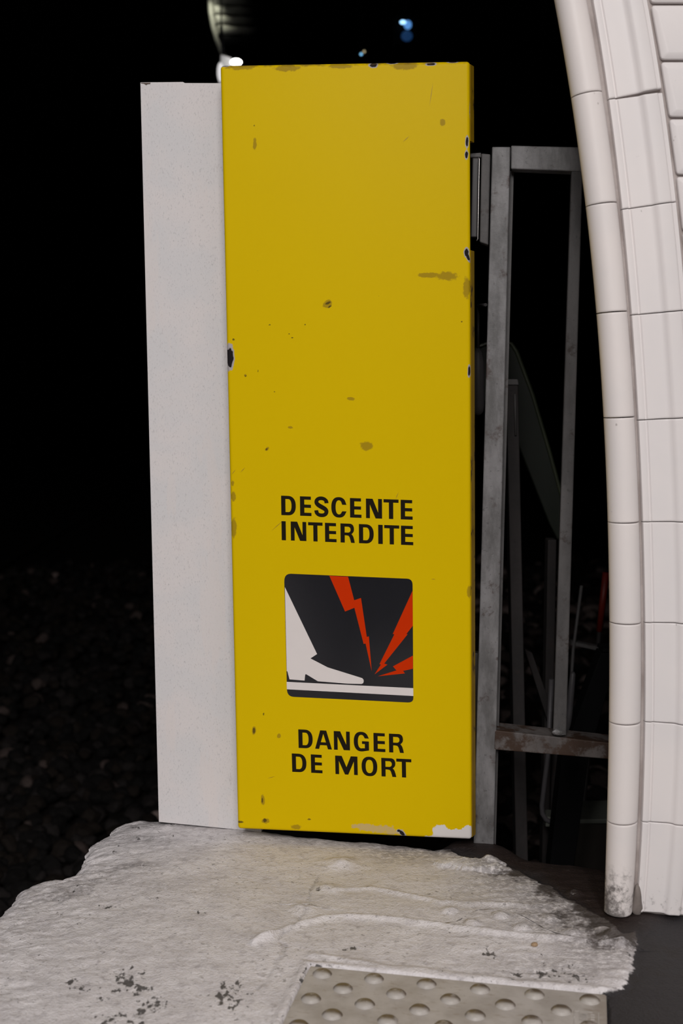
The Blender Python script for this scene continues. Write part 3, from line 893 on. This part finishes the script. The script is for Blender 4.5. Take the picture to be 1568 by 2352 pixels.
def word(y0, spec, sc, bl, br_, tl):
    """bl, br_ = baseline end points, tl = top of the first letter, all in the measuring crop"""
    C = lambda x, y: SL(620 + x / sc, y0 + y / sc)
    b0, b1, t0 = C(*bl), C(*br_), C(*tl)
    ux = (b1 - b0) / (br_[0] - bl[0]); vy = t0 - b0
    hpx = bl[1] - tl[1]
    for ch, xa, xb in spec:
        w = (xb - xa) / hpx
        pol = []
        for ring in glyph(ch, w):
            pol.append([b0 + ux * (xa - bl[0] + gx * hpx) + vy * gy for gx, gy in ring])
        flat('letter', pol, FY, M['ink'])
SCL = 1568 / 360
word(1120, [('D', 113, 260), ('E', 303, 417), ('S', 446, 590), ('C', 617, 769), ('E', 804, 918), ('N', 963, 1123), ('T', 1138, 1287), ('E', 1308, 1426)], SCL, (117, 274), (1426, 321), (114, 80))
word(1120, [('I', 117, 160), ('N', 210, 366), ('T', 385, 530), ('E', 554, 669), ('R', 709, 851), ('D', 893, 1040), ('I', 1085, 1130), ('T', 1145, 1294), ('E', 1311, 1432)], SCL, (119, 525), (1431, 576), (116, 335))
word(1650, [('D', 286, 429), ('A', 452, 621), ('N', 642, 802), ('G', 841, 992), ('E', 1038, 1155), ('R', 1192, 1338)], SCL, (288, 295), (1336, 346), (284, 109))
word(1650, [('D', 222, 367), ('E', 413, 527), ('M', 657, 880), ('O', 920, 1076), ('R', 1117, 1263), ('T', 1266, 1415)], SCL, (226, 534), (1366, 592), (221, 350))

# ------------------------------------------------------------------ white board behind the sign
Bl, Br = gnd(364, 1888), gnd(546, 1905)
Br = Bl + (Br - Bl) * np.array([1, .8, 1])
bn = np.cross([0, 0, 1.0], Br - Bl); bn /= np.linalg.norm(bn)
if bn[1] < 0: bn = -bn
Bp = lambda px, py: onp(px, py, Bl, bn)
brd = empty('white_board', tuple((Bp(364, 1888) + Bp(546, 1905)) / 2), 'tall narrow white painted board standing behind the yellow sign', 'board')
t = NT('speckled_white_board_paint')
p = t.pos()
a = t.noise(p, 10, 4); b = t.noise(t.mapping(p, rot=(0, .5, 0), scale=(1.6, 1, .8)), 260, 4, .7); c = t.noise(p, 70, 5, .65)
col = t.mix(t.ramp(a, .35, .65), (0.67, 0.655, 0.665), (0.715, 0.675, 0.672))
col = t.mix(t.math('MULTIPLY', t.ramp(b, .54, .70), .6), col, (0.42, 0.41, 0.42))
col = t.mix(t.math('MULTIPLY', t.ramp(c, .68, .76), .4), col, (0.24, 0.21, 0.20))
pk = t.ramp(t.noise(t.mapping(p, loc=(2, 0, 0), scale=(1.4, 1, .28)), 13, 3), .57, .63)
col = t.mix(t.math('MULTIPLY', pk, .5), col, (0.72, 0.665, 0.65))
bs_ = t.ramp(t.noise(t.mapping(p, loc=(7, 0, 3), scale=(1.5, 1, .5)), 24, 6, .7), .63, .76)
col = t.mix(t.math('MULTIPLY', bs_, .5), col, (0.30, 0.25, 0.235))
t.bump(b, .15, .001)
M['board'] = t.done(col, .6, 0, .3)
top = [(322, 189), (420, 188), (424, 190.5), (560, 191)]
outl = [Bp(364.5, 1888), Bp(600, 1911), Bp(580, 191)] + [Bp(*q) for q in top[:-1][::-1]]
prism('panel', outl, bn * 0.012, M['board'], brd, .0006)
# chipped paint on the top edge and a scrape
M['scrape'] = plain('bare_brown_scrape', (0.12, .09, .075), .8)
def decal(name, pts, fn, parent, mat, out=.0006):
    off = loc_of(parent)
    v = [fn(*p) - bn * out - off for p in pts]
    me = mesh(name, v, [list(range(len(v)))])
    return link(name, me, mat, parent)
decal('paint_chip', [(323, 190), (346, 190), (345, 193), (339, 193.5), (336, 196), (331, 192.5), (324, 191.5)], Bp, brd, M['scrape'])

# ------------------------------------------------------------------ steel gate
gn = np.array([0.14, 1.0, 0]); gn /= np.linalg.norm(gn)
G0 = np.array([0.2575, 2.142, 0])
gp = lambda px, py, d=0.0: onp(px, py, G0 + gn * d, gn)
gz = gp(1110, 1947)
gate = empty('steel_gate', tuple(gz), 'worn grey steel gate frame between the yellow sign and the tiled wall', 'gate')
def gbar(name, q, depth, mat, d=0.0, bev=.002):
    return prism(name, [gp(*p, d) for p in q], gn * depth, mat, gate, bev)
gbar('post', [(1086.5, 1955), (1133, 1958), (1172, 337), (1129.5, 337)], .035, M['post'])
gbar('post_flange', [(1131, 1955), (1138, 1955), (1180, 392), (1168, 392)], .006, M['bar'], .030, .001)
gbar('top_bar', [(1173, 388), (1380, 396), (1380, 339), (1173, 334)], .035, M['post'], .001)
gbar('upright_bar', [(1269.5, 1690), (1300, 1690), (1338, 392), (1311.5, 392)], .028, M['bar'], .003)
gbar('lower_crossbar', [(1132, 1722), (1460, 1749), (1460, 1713), (1134, 1677)], .055, M['rustbar'], .0)
h = gbar('hinge_leaf', [(1101, 556), (1121, 563), (1126, 354), (1105, 352)], .03, M['bar'], -.004)
gbar('hinge_knuckle', [(1080, 545), (1096, 545), (1100, 362), (1084, 362)], .03, M['darksteel'], .012)
gbar('hinge_cap', [(1078, 362), (1105, 362), (1105, 350), (1078, 352)], .03, M['bar'], .012)
hp = tube('hinge_pin', [gp(1094, 553, -.004), gp(1097, 549, -.004), gp(1100.5, 366, -.004), gp(1099, 362, -.004)], .0011, M['steel'], gate)
hp.parent = h
gbar('post_strip', [(1082, 1905), (1093, 1905), (1098, 1500), (1088, 1500)], .02, M['bar'], .03)
# weld bead where the upright meets the crossbar
bmw = bmesh.new()
bmesh.ops.create_icosphere(bmw, subdivisions=2, radius=.011)
for vv in bmw.verts:
    vv.co = Vector((vv.co.x * 1.1 + random.uniform(-.002, .002), vv.co.y * .6, vv.co.z * .55 + random.uniform(-.002, .002)))
    vv.co += Vector(gp(1281, 1682, -.001) - np.array(gate.location))
me = bpy.data.meshes.new('weld_bead'); bmw.to_mesh(me); bmw.free()
link('weld_bead', me, M['post'], gate)

# ------------------------------------------------------------------ clutter beyond the gate (stands on the track bed)
def vert_post(name, px0, py0, px1, py1, wpx, Y, mat, label, cat, dep=.04, topcap=True):
    a, b = at(px0, py0, Y), at(px1, py1, Y)
    wv = wpx / F_PX * Y
    low = b + (b - a) / (b[2] - a[2]) * (-1.0 - b[2])
    o = empty(name, tuple(low + np.array([0, dep / 2, 0])), label, cat)
    h = np.array([wv / 2, 0, 0])
    prism('shaft', [low - h, low + h, a + h * .92, a - h * .92], (0, dep, 0), mat, o, .002)
    return o, a
o, a = vert_post('steel_post', 1176, 880, 1198, 1950, 30, 2.45, M['darkpost'], 'dark brown steel post just behind the grey gate post', 'post')
prism('cap', [a + np.array(q) for q in ((-.013, -.004, -.004), (.013, -.004, -.004), (.011, -.004, .008), (-.011, -.004, .008))], (0, .048, 0), M['bar'], o, .002)
tube('edge_highlight', [at(1184, 1000, 2.447), at(1182, 905, 2.447)], .0022, M['bar'], o, 8)  # highlight on the post, put in as a paler strip
o, a = vert_post('rusty_upright', 1268, 1240, 1255, 1950, 22, 2.72, M['darkpost'], 'dim rusty upright half hidden by the thin gate bar', 'post')
prism('foot_plate', [np.array([o.location.x + sx * .05, o.location.y - .05, -.99 + sz]) for sx, sz in ((-1, 0), (1, 0), (1, .012), (-1, .012))], (0, .1, 0), M['darkpost'], o, .002)
# leaning dark green panel with a rounded top
YG = 2.95
o = empty('leaning_panel', (.0, YG, -1.0), 'dark green panel with a rounded top leaning behind the gate', 'panel')
gpts = [(1088, 812), (1100, 796), (1125, 786), (1160, 784), (1174, 790), (1186, 808), (1222, 905), (1262, 1040), (1292, 1150), (1304, 1215), (1300, 1235), (1280, 1240), (1262, 1205), (1185, 1010), (1150, 950), (1090, 905)]
pr = [at(*q, YG) for q in gpts]
lg = at(1292, 1225, YG + .01); lgb = lg.copy(); lgb[2] = -1.0
o.location = tuple(lgb)
tube('leg', [lgb, lg], .010, M['darkpost'], o, 8)
prism('sheet', pr[::-1], (0, .02, 0), M['green'], o, .003)
tube('rim', [at(*q, YG - .002) for q in gpts[:11]], .005, plain('lit_green_rim', (0.035, 0.042, 0.024), .35, spec=.6), o, 8)  # paler rim paints in the lit edge of the sheet
# grey rounded counterweight between sign and post
YC = 2.32
o = empty('hanging_weight', tuple(at(1098, 955, YC)), 'blurred grey rounded weight peeking out between sign and gate post', 'weight')
cpt = [(1098, 954), (1098, 951), (1098, 944), (1098, 930), (1098, 860), (1098, 835), (1098, 812), (1098, 800)]
tube('body', [at(x, y, YC) for x, y in cpt], [.003, .007, .0105, .012, .012, .0115, .008, .003], M['greypipe'], o, 16)
tube('hanger', [at(1098, 802, YC), at(1098, 700, YC + .02)], .003, M['darksteel'], o, 8)
tube('arm', [at(1098, 702, YC + .02), at(1115, 700, 2.20)], .003, M['darksteel'], o, 8)
# bent grey conduit
YP = 2.58
o = empty('bent_conduit', tuple(at(1315, 1893, YP)), 'thin pale grey conduit bending to a foot below the crossbar', 'pipe')
tube('pipe', [at(*q, YP) for q in ((1266, 1560), (1258, 1735), (1250, 1800), (1244, 1850), (1245, 1868), (1253, 1882), (1268, 1890), (1300, 1893))], .0055, M['greypipe'], o, 12)
prism('bracket', [at(*q, YP) for q in ((1252, 1900), (1330, 1900), (1330, 1882), (1256, 1876))], (0, .05, 0), M['palelid'], o, .003)
lo = at(1290, 1896, YP + .02); lb = lo.copy(); lb[2] = -1.0
tube('stand', [lb, lo], .012, M['darkpost'], o, 10)
# white plastic stub
o = empty('pale_stub', tuple(at(1303, 1660, 2.53)), 'short pale blue grey plastic stub right of the thin gate bar', 'pipe')
tube('stem', [at(*q, 2.53) for q in ((1300, 1700), (1307, 1640), (1312, 1580), (1315, 1548), (1316, 1543))], [.006, .007, .007, .006, .003], M['greypipe'], o, 10)
lo = at(1300, 1698, 2.53); lb = lo.copy(); lb[2] = -1.0
tube('stake', [lb, lo], .006, M['darkpost'], o, 8)
# thin rod with a small shelf
o = empty('thin_rod', tuple(at(1316, 1492, 3.02)), 'thin grey rod with a short crosspiece deep behind the gate', 'rod')
a1 = at(1316, 1492, 3.02); lb = a1 + np.array([-.05, 0, 0]); lb[2] = -1.0
tube('rod', [lb, a1, at(1335, 1345, 3.02)], .004, M['bar'], o, 8)
prism('crosspiece', [at(*q, 3.02) for q in ((1312, 1482), (1380, 1496), (1380, 1487), (1314, 1474))], (0, .03, 0), M['bar'], o, .001)
# red pole
o = empty('red_pole', tuple(at(1376, 1450, 3.1)), 'dim red pole beside the lower tiled edge', 'pole')
a1 = at(1391, 1315, 3.1); b1 = at(1376, 1450, 3.1); lb = b1.copy(); lb[2] = -1.0; lb[0] -= .08
tube('pole', [lb, b1], .006, M['darkpost'], o, 8)
tube('red_sleeve', [b1, a1], .0085, M['red'], o, 10)
# diagonal brace and black beam
o = empty('diagonal_brace', tuple(at(1270, 1690, 2.67)), 'dim brown diagonal brace between the dark post and thin bar', 'brace')
prism('strap', [at(*q, 2.67) for q in ((1268, 1690), (1288, 1690), (1222, 1500), (1204, 1490))], (0, .02, 0), M['darkpost'], o, .001)
lb = at(1280, 1690, 2.67); l2 = lb.copy(); l2[2] = -1.0
prism('leg', [l2 + np.array([-.012, 0, 0]), l2 + np.array([.012, 0, 0]), lb + np.array([.010, 0, .01]), lb + np.array([-.012, 0, .01])], (0, .02, 0), M['darkpost'], o, .001)
o = empty('black_beam', tuple(at(1290, 1990, 2.5)), 'black slanting beam under the gate crossbar', 'beam')
q = [at(*s, 2.5) for s in ((1262, 1990), (1318, 1990), (1352, 1740), (1420, 1500), (1380, 1500), (1290, 1740))]
l1, l2 = q[0].copy(), q[1].copy(); l1[2] = l2[2] = -1.0
prism('beam', [l1, l2] + q[1:] + [q[0]], (0, .05, 0), M['black'], o, .002)
prism('end_cap', [at(*s, 2.498) for s in ((1383, 1498), (1419, 1498), (1421, 1490), (1385, 1490))], (0, .056, 0), M['black'], o, .001)
o = empty('track_cabinet', tuple(at(1350, 1960, 2.80)), 'low brown trackside cabinet with a pale lid behind the gate', 'cabinet')
q = [at(*s, 2.80) for s in ((1296, 1980), (1420, 1990), (1420, 1890), (1310, 1890))]
l1, l2 = q[0].copy(), q[1].copy(); l1[2] = l2[2] = -1.0; l2[0] = q[1][0]
o.location = tuple((l1 + l2) / 2)
prism('body', [l1, l2, q[2], q[3]], (0, .12, 0), M['boxbrown'], o, .003)
prism('lid', [q[3] + np.array([-.004, -.006, 0]), q[2] + np.array([.004, -.006, 0]), q[2] + np.array([.004, -.006, .012]), q[3] + np.array([.004, -.006, .010])], (0, .13, 0), M['palelid'], o, .002)

# ------------------------------------------------------------------ ballast
bed = empty('ballast_bed', (0, 6, -1.0), 'dark sooty ballast stones filling the track bed', 'ballast')
bed['kind'] = 'structure'
del bed['category']
smesh = []
for s in range(6):
    b_ = bmesh.new()
    bmesh.ops.create_icosphere(b_, subdivisions=2, radius=1.0)
    dirs = [Vector(rng.normal(size=3)).normalized() for _ in range(7)]
    offs = [rng.uniform(.55, .85) for _ in range(7)]
    for vv in b_.verts:
        c = vv.co.normalized()
        r = 1.0
        for dd, of in zip(dirs, offs):
            dp = c.dot(dd)
            if dp > 0.05: r = min(r, of / dp)
        vv.co = Vector((c.x * r * 1.15, c.y * r, c.z * r * .8))
    me0 = bpy.data.meshes.new('stone'); b_.to_mesh(me0); b_.free()
    smesh.append(me0)
smat = {}
for s in range(6):
    for m_ in range(5):
        c = smesh[s].copy(); c.materials.append(STONES[m_]); smat[(s, m_)] = c
spots = []
tries = 0
while len(spots) < 3800 and tries < 60000:
    tries += 1
    D = 3.6 + 8.5 * rng.random() ** 1.5
    if rng.random() < .55: xx = D * rng.uniform(-.32, -.11)
    else: xx = D * rng.uniform(.09, .25)
    r = rng.uniform(.022, .045) * (1 + .03 * D)
    spots.append((xx, D, r * (1.45 if xx > 0 else 1)))
spots.sort(key=lambda s: s[1])
V_, F_ = [], []
for i, (xx, D, r) in enumerate(spots):
    m_ = int(rng.choice(5, p=[.47, .30, .195, .03, .005] if xx < 0 else [.22, .22, .24, .18, .14]))
    s = int(rng.integers(6))
    rot = Matrix.Rotation(rng.uniform(0, 6.28), 4, 'Z') @ Matrix.Rotation(rng.uniform(-.6, .6), 4, 'X')
    zz = -1.0 + r * rng.uniform(.3, .9) + .03 * float(fbm(np.array(xx * 3), np.array(D * 3), 2))
    mt = Matrix.Translation((xx, D, zz)) @ rot @ Matrix.Scale(r, 4)
    if i < 300:
        o = bpy.data.objects.new('stone', smat[(s, m_)])
        COL.objects.link(o); o.parent = bed
        o.matrix_parent_inverse = Matrix.Translation((0, -6, 1.0))
        o.matrix_world = mt
    else:
        b0 = len(V_)
        V_ += [tuple(mt @ vv.co) for vv in smesh[s].vertices]
        F_ += [(tuple(b0 + k for k in pl.vertices), m_) for pl in smesh[s].polygons]
me = bpy.data.meshes.new('gravel')
me.from_pydata([(a, b - 6, c + 1) for a, b, c in V_], [], [f for f, _ in F_])
for m_ in STONES: me.materials.append(m_)
me.polygons.foreach_set('material_index', [m_ for _, m_ in F_])
gv = link('gravel', me, None, bed); gv['kind'] = 'stuff'
# rails
def rail(p0, p1, label):
    p0, p1 = np.array(p0), np.array(p1)
    d = (p1 - p0) / np.linalg.norm(p1 - p0); s = np.array([d[1], -d[0], 0])
    prof = [(-.06, 0), (.06, 0), (.06, .012), (.010, .028), (.010, .105), (.034, .115), (.034, .145), (-.034, .145), (-.034, .115), (-.010, .105), (-.010, .028), (-.06, .012)]
    v = [p0 + s * a + np.array([0, 0, b]) for a, b in prof] + [p1 + s * a + np.array([0, 0, b]) for a, b in prof]
    n = len(prof)
    me = mesh('rail', v, [list(range(n)), list(range(2 * n - 1, n - 1, -1))] + [[i, (i + 1) % n, n + (i + 1) % n, n + i] for i in range(n)])
    bm = bmesh.new(); bm.from_mesh(me); bmesh.ops.recalc_face_normals(bm, faces=bm.faces); bm.to_mesh(me); bm.free()
    o = link('rail', me, M['rail'])
    return tag(o, label, 'rail')
rail((-3.05, 2.0, -.99), (-3.45, 26, -.99), 'faint steel rail running into the dark left of the white board')

# ------------------------------------------------------------------ lamps in the tunnel
def sphere_me(name, r, sc=(1, 1, 1), seg=16):
    b_ = bmesh.new(); bmesh.ops.create_uvsphere(b_, u_segments=seg, v_segments=10, radius=r)
    for vv in b_.verts: vv.co = Vector((vv.co.x * sc[0], vv.co.y * sc[1], vv.co.z * sc[2]))
    me = bpy.data.meshes.new(name); b_.to_mesh(me); b_.free()
    for p_ in me.polygons: p_.use_smooth = True
    return me
def lens_at(name, px, py, Y, rpx, mat, parent, sc=(1, 1, 1)):
    P = at(px, py, Y)
    me = sphere_me(name, rpx / F_PX * Y, sc)
    o = link(name, me, mat, parent)
    o.location = tuple(P - loc_of(parent))
    return o
def ceil_hanger(parent, px, py, Y):
    P = at(px, py, Y)
    xm = (P[0] + 1.5) / 4.7
    zt = 1.8 + 2.5 * math.sqrt(max(0, 1 - xm * xm)) - 0.02
    tube('hanger', [P, (P[0], Y, zt)], .006, M['black'], parent, 8)
YL = 9.0
o = empty('tunnel_lamp', tuple(at(536, 140, YL)), 'bright white tunnel lamp glowing over the top left of the sign', 'lamp')
lens_at('bulb', 542, 143, YL, 9, emit('white_lamp_glow', (1, .97, .95), 9), o, (1.35, .6, .8))
prism('housing', [at(x, y, YL + .06) for x, y in ((500, 205), (528, 205), (532, 132), (506, 124))], (0, .08, 0), M['housing'], o, .01)
lens_at('glow_blob', 506, 166, YL - .02, 9, emit('soft_white_glow', (1, .97, .97), .7), o, (.8, .6, 2.4))  # soft glow beside the bulb, built as a glowing blob
tube('arm', [at(528, 150, YL + .08), at(512, 124, YL + .1), at(508, 60, YL + .1)], .012, M['black'], o, 8)
ceil_hanger(o, 508, 62, YL + .1)
pl = bpy.data.lights.new('tunnel_lamp_light', 'POINT'); pl.energy = 1.2; pl.shadow_soft_size = .03; pl.color = (1, .97, .95)
lo_ = bpy.data.objects.new('tunnel_lamp_light', pl); COL.objects.link(lo_); lo_.parent = o; lo_.location = (.01, -.12, .05)
# cable bracket lit by a second lamp just above
YK = 9.6
o = empty('cable_bracket', tuple(at(500, 100, YK)), 'curved pale bracket carrying tunnel cables at the top of the picture', 'bracket')
cv = [(474, -120), (480, -60), (482, 0), (484, 30), (489, 60), (497, 90), (508, 118), (524, 145)]
tube('arc_strip', [at(*q, YK) for q in cv], .018, M['cable'], o, 10)
for yy, x0 in ((-30, 486), (0, 487), (22, 489), (45, 493), (68, 499), (92, 506)):
    tube('cable', [at(x0, yy, YK + .01), at(x0 + 22, yy + 1, YK + .06), at(x0 + 60, yy + 3, YK + .25), at(x0 + 120, yy + 6, YK + 1.2)], .034, M['black'] if yy == 92 else M['cable'], o, 10)
ceil_hanger(o, 474, -120, YK)
o = empty('bracket_lamp', tuple(at(486, -60, YK - .35)), 'tunnel lamp hidden above the picture lighting the cable bracket', 'lamp')
lens_at('bulb', 486, -75, YK - .3, 10, emit('warm_lamp_glow', (1, .98, .85), 6), o)
ceil_hanger(o, 486, -80, YK - .3)
pl = bpy.data.lights.new('bracket_lamp_light', 'SPOT'); pl.energy = 10; pl.shadow_soft_size = .02; pl.color = (1, .99, .82); pl.spot_size = math.radians(50); pl.spot_blend = 1.0
lo_ = bpy.data.objects.new('bracket_lamp_light', pl); COL.objects.link(lo_); lo_.parent = o
lo_.location = tuple(at(482, -45, YK - .25) - np.array(o.location))
lo_.rotation_euler = Vector(at(488, 50, YK + .02) - at(482, -45, YK - .25)).to_track_quat('-Z', 'Y').to_euler()
# blue signal
YB = 8.6
o = empty('blue_signal', tuple(at(933, 62, YB)), 'blurred blue signal light high in the dark tunnel', 'signal')
prism('box', [at(x, y, YB + .05) for x, y in ((905, 105), (962, 105), (962, 35), (905, 35))], (0, .12, 0), M['black'], o, .01)
lens_at('lens', 925, 51, YB, 5.5, emit('blue_white_glow', (.35, .66, 1.0), 2.2), o, (1.25, .6, .8))
lens_at('halo_lens', 936, 57, YB + .03, 9.5, emit('blue_glow', (.12, .36, .85), .75), o, (.9, .4, 1.05))
lens_at('reflection_glow', 934, 83, YB + .03, 12, emit('dim_blue_glow', (.03, .12, .36), .22), o, (1.05, .4, .95))  # the signal's reflection, built as a dim glowing part
ceil_hanger(o, 933, 36, YB + .1)
YT = 9.3
o = empty('blue_pilot_light', tuple(at(829, 124, YT)), 'tiny blue pilot light above the sign', 'light')
lens_at('lens', 829, 124.5, YT, 2.6, emit('small_blue_glow', (.25, .62, 1.0), 1.6), o)
ceil_hanger(o, 829, 121, YT + .02)
o = empty('amber_pilot_light', tuple(at(836, 118, YT)), 'tiny pale amber pilot light beside the blue one', 'light')
lens_at('lens', 836, 118.5, YT + .4, 2.6, emit('small_amber_glow', (.75, .62, .36), .8), o)
ceil_hanger(o, 836, 115, YT + .42)

# ------------------------------------------------------------------ tactile plate
ZP = 0.002
plate = empty('tactile_plate', (PTL[0], PTL[1], 0), 'grey brown tactile paving plate with rows of raised studs at the lower edge', 'plate')
plate.rotation_euler = (0, 0, math.atan2(PU[1], PU[0]))
t = NT('worn_tactile_plate')
oc = t.coord('Object')
a = t.noise(oc, 14, 5, .6); b = t.noise(t.mapping(oc, scale=(1, 3, 1)), 45, 5, .65); c = t.noise(oc, 300, 3)
col = t.mix(t.ramp(a, .35, .65), (0.36, 0.328, 0.30), (0.47, 0.437, 0.41))
col = t.mix(t.math('MULTIPLY', t.ramp(b, .55, .72), .55), col, (0.24, 0.185, 0.135))
col = t.mix(t.math('MULTIPLY', t.ramp(c, .68, .74), .4), col, (0.12, .10, .085))
sp_ = t.n.new('ShaderNodeSeparateXYZ'); t.L(oc, sp_.inputs[0])
rt = t.ramp(t.math('ADD', sp_.outputs[0], t.math('MULTIPLY', t.math('SUBTRACT', b, .5), .06)), PW - .035, PW - .004)
col = t.mix(t.math('MULTIPLY', rt, .5), col, (0.17, .125, .08))
t.bump(c, .2, .0008)
M['plate'] = t.done(col, .5, 0, .4)
t = NT('stud_metal')
oc = t.coord('Object'); ps = t.pos()
a = t.noise(ps, 130, 5, .65)
sepz = t.n.new('ShaderNodeSeparateXYZ'); t.L(oc, sepz.inputs[0])
crown_shade = t.math('MULTIPLY', t.ramp(sepz.outputs[1], -.008, .001), t.ramp(t.math('ADD', a, t.math('MULTIPLY', t.noise(ps, 25, 2), .8)), .55, .95))  # brown crown, with shade painted into the far half
col = t.mix(t.math('MULTIPLY', crown_shade, .95), t.mix(a, (0.34, .31, .285), (0.50, .47, .44)), (0.10, 0.07, 0.042))
M['stud'] = t.done(col, .4, 0, .4)
v = [(0, 0, ZP), (PW, 0, ZP), (PW, -PL, ZP), (0, -PL, ZP)] + [(0, 0, -.011), (PW, 0, -.011), (PW, -PL, -.011), (0, -PL, -.011)]
me = mesh('slab', v, [(3, 2, 1, 0), (4, 5, 6, 7), (0, 1, 5, 4), (1, 2, 6, 5), (2, 3, 7, 6), (3, 0, 4, 7)])
bm = bmesh.new(); bm.from_mesh(me); bmesh.ops.recalc_face_normals(bm, faces=bm.faces)
bmesh.ops.bevel(bm, geom=list(bm.edges), offset=.0015, segments=2, affect='EDGES'); bm.to_mesh(me); bm.free()
link('slab', me, M['plate'], plate)
def toplate(px, py):
    g = gnd(px, py, ZP) - PTL
    return np.array([g[0] * PU[0] + g[1] * PU[1], g[0] * PV[0] + g[1] * PV[1]])
s0, s5 = toplate(740, 2237), toplate(1354, 2300)
du = (s5[0] - s0[0]) / 5
s2 = toplate(787, 2271)
dv = s2[1] - s0[1]
stud = bmesh.new()
prof = [(.0140, 0), (.0136, .0008), (.0128, .0012), (.0122, .0022), (.0108, .0036), (.0082, .0047), (.0045, .0053)]
rings = []
for r, z in prof:
    rings.append([stud.verts.new((r * math.cos(2 * math.pi * k / 20), r * math.sin(2 * math.pi * k / 20), z)) for k in range(20)])
for a_, b_ in zip(rings[:-1], rings[1:]):
    for k in range(20): stud.faces.new((a_[k], a_[(k + 1) % 20], b_[(k + 1) % 20], b_[k]))
stud.faces.new(rings[-1])
sme = bpy.data.meshes.new('stud'); stud.to_mesh(sme); stud.free()
sme.materials.append(M['stud'])
for p_ in sme.polygons: p_.use_smooth = True
for r in range(12):
    off = 0 if r % 2 == 0 else du / 2
    for c in range(6 if r % 2 == 0 else 5):
        o = bpy.data.objects.new('stud', sme); COL.objects.link(o); o.parent = plate
        o.location = (s0[0] + off + c * du, -(s0[1] + r * dv), ZP - .0002)
# raised maker's stamp at the right edge
def pstrip(name, a, b, w, hgt=.0009):
    a, b = np.array(a), np.array(b); d = (b - a) / np.linalg.norm(b - a); n_ = np.array([-d[1], d[0]]) * w / 2
    q = [a - n_, b - n_, b + n_, a + n_]
    v = [(x, -y, ZP + hgt) for x, y in q] + [(x, -y, ZP - .001) for x, y in q]
    me = mesh(name, v, [(0, 1, 2, 3), (0, 4, 5, 1), (1, 5, 6, 2), (2, 6, 7, 3), (3, 7, 4, 0)])
    bm = bmesh.new(); bm.from_mesh(me); bmesh.ops.recalc_face_normals(bm, faces=bm.faces); bm.to_mesh(me); bm.free()
    return link(name, me, M['stud'], plate)
f0 = toplate(1319, 2322); fw, fh = .031, .040
for a_, b_ in (((0, 0), (fw * .75, 0)), ((fw, 0), (fw, fh)), ((0, 0), (0, fh * .4)), ((0, fh * .55), (0, fh)), ((0, fh), (fw, fh))):
    pstrip('stamp_frame', f0 + a_, f0 + b_, .0012)
def stamp(ch, cx, cy, h):
    for ring in [glyph(ch, .7)]:
        loops = [[Vector((p[0], p[1], 0)) for p in pl] for pl in ring]
        tris = tessellate_polygon(loops)
        v = [(f0[0] + cx + p[1] * h, -(f0[1] + cy) + (p[0] - .35) * h * -1 * -1, ZP + .0008) for pl in ring for p in pl]
        me = mesh('stamp_letter', v, [tuple(x) for x in tris])
        link('stamp_letter', me, M['stud'], plate)
stamp('E', .006, .020, .011); stamp('O', .006, .011, .011); stamp('I', .006, .004, .011)
for k in range(4): pstrip('stamp_mark', f0 + np.array([.021, .006 + k * .006]), f0 + np.array([.026, .006 + k * .006]), .0016)

# small pebble on the paint
bmp = bmesh.new(); bmesh.ops.create_icosphere(bmp, subdivisions=2, radius=.0045)
for vv in bmp.verts: vv.co = Vector((vv.co.x * 1.2 + random.uniform(-.0006, .0006), vv.co.y, vv.co.z * .7 + random.uniform(-.0005, .0005)))
me = bpy.data.meshes.new('pebble'); bmp.to_mesh(me); bmp.free()
o = link('pebble', me, plain('tan_pebble', (.32, .22, .13), .8, scale=300), smooth=True)
g_ = gnd(1227, 2173)
hz = float(V[np.argmin((V[:nb, 0] - g_[0]) ** 2 + (V[:nb, 1] - g_[1]) ** 2), 2])
o.location = (g_[0], g_[1], hz + .0022)
tag(o, 'tiny tan pebble lying on the white painted floor', 'pebble')
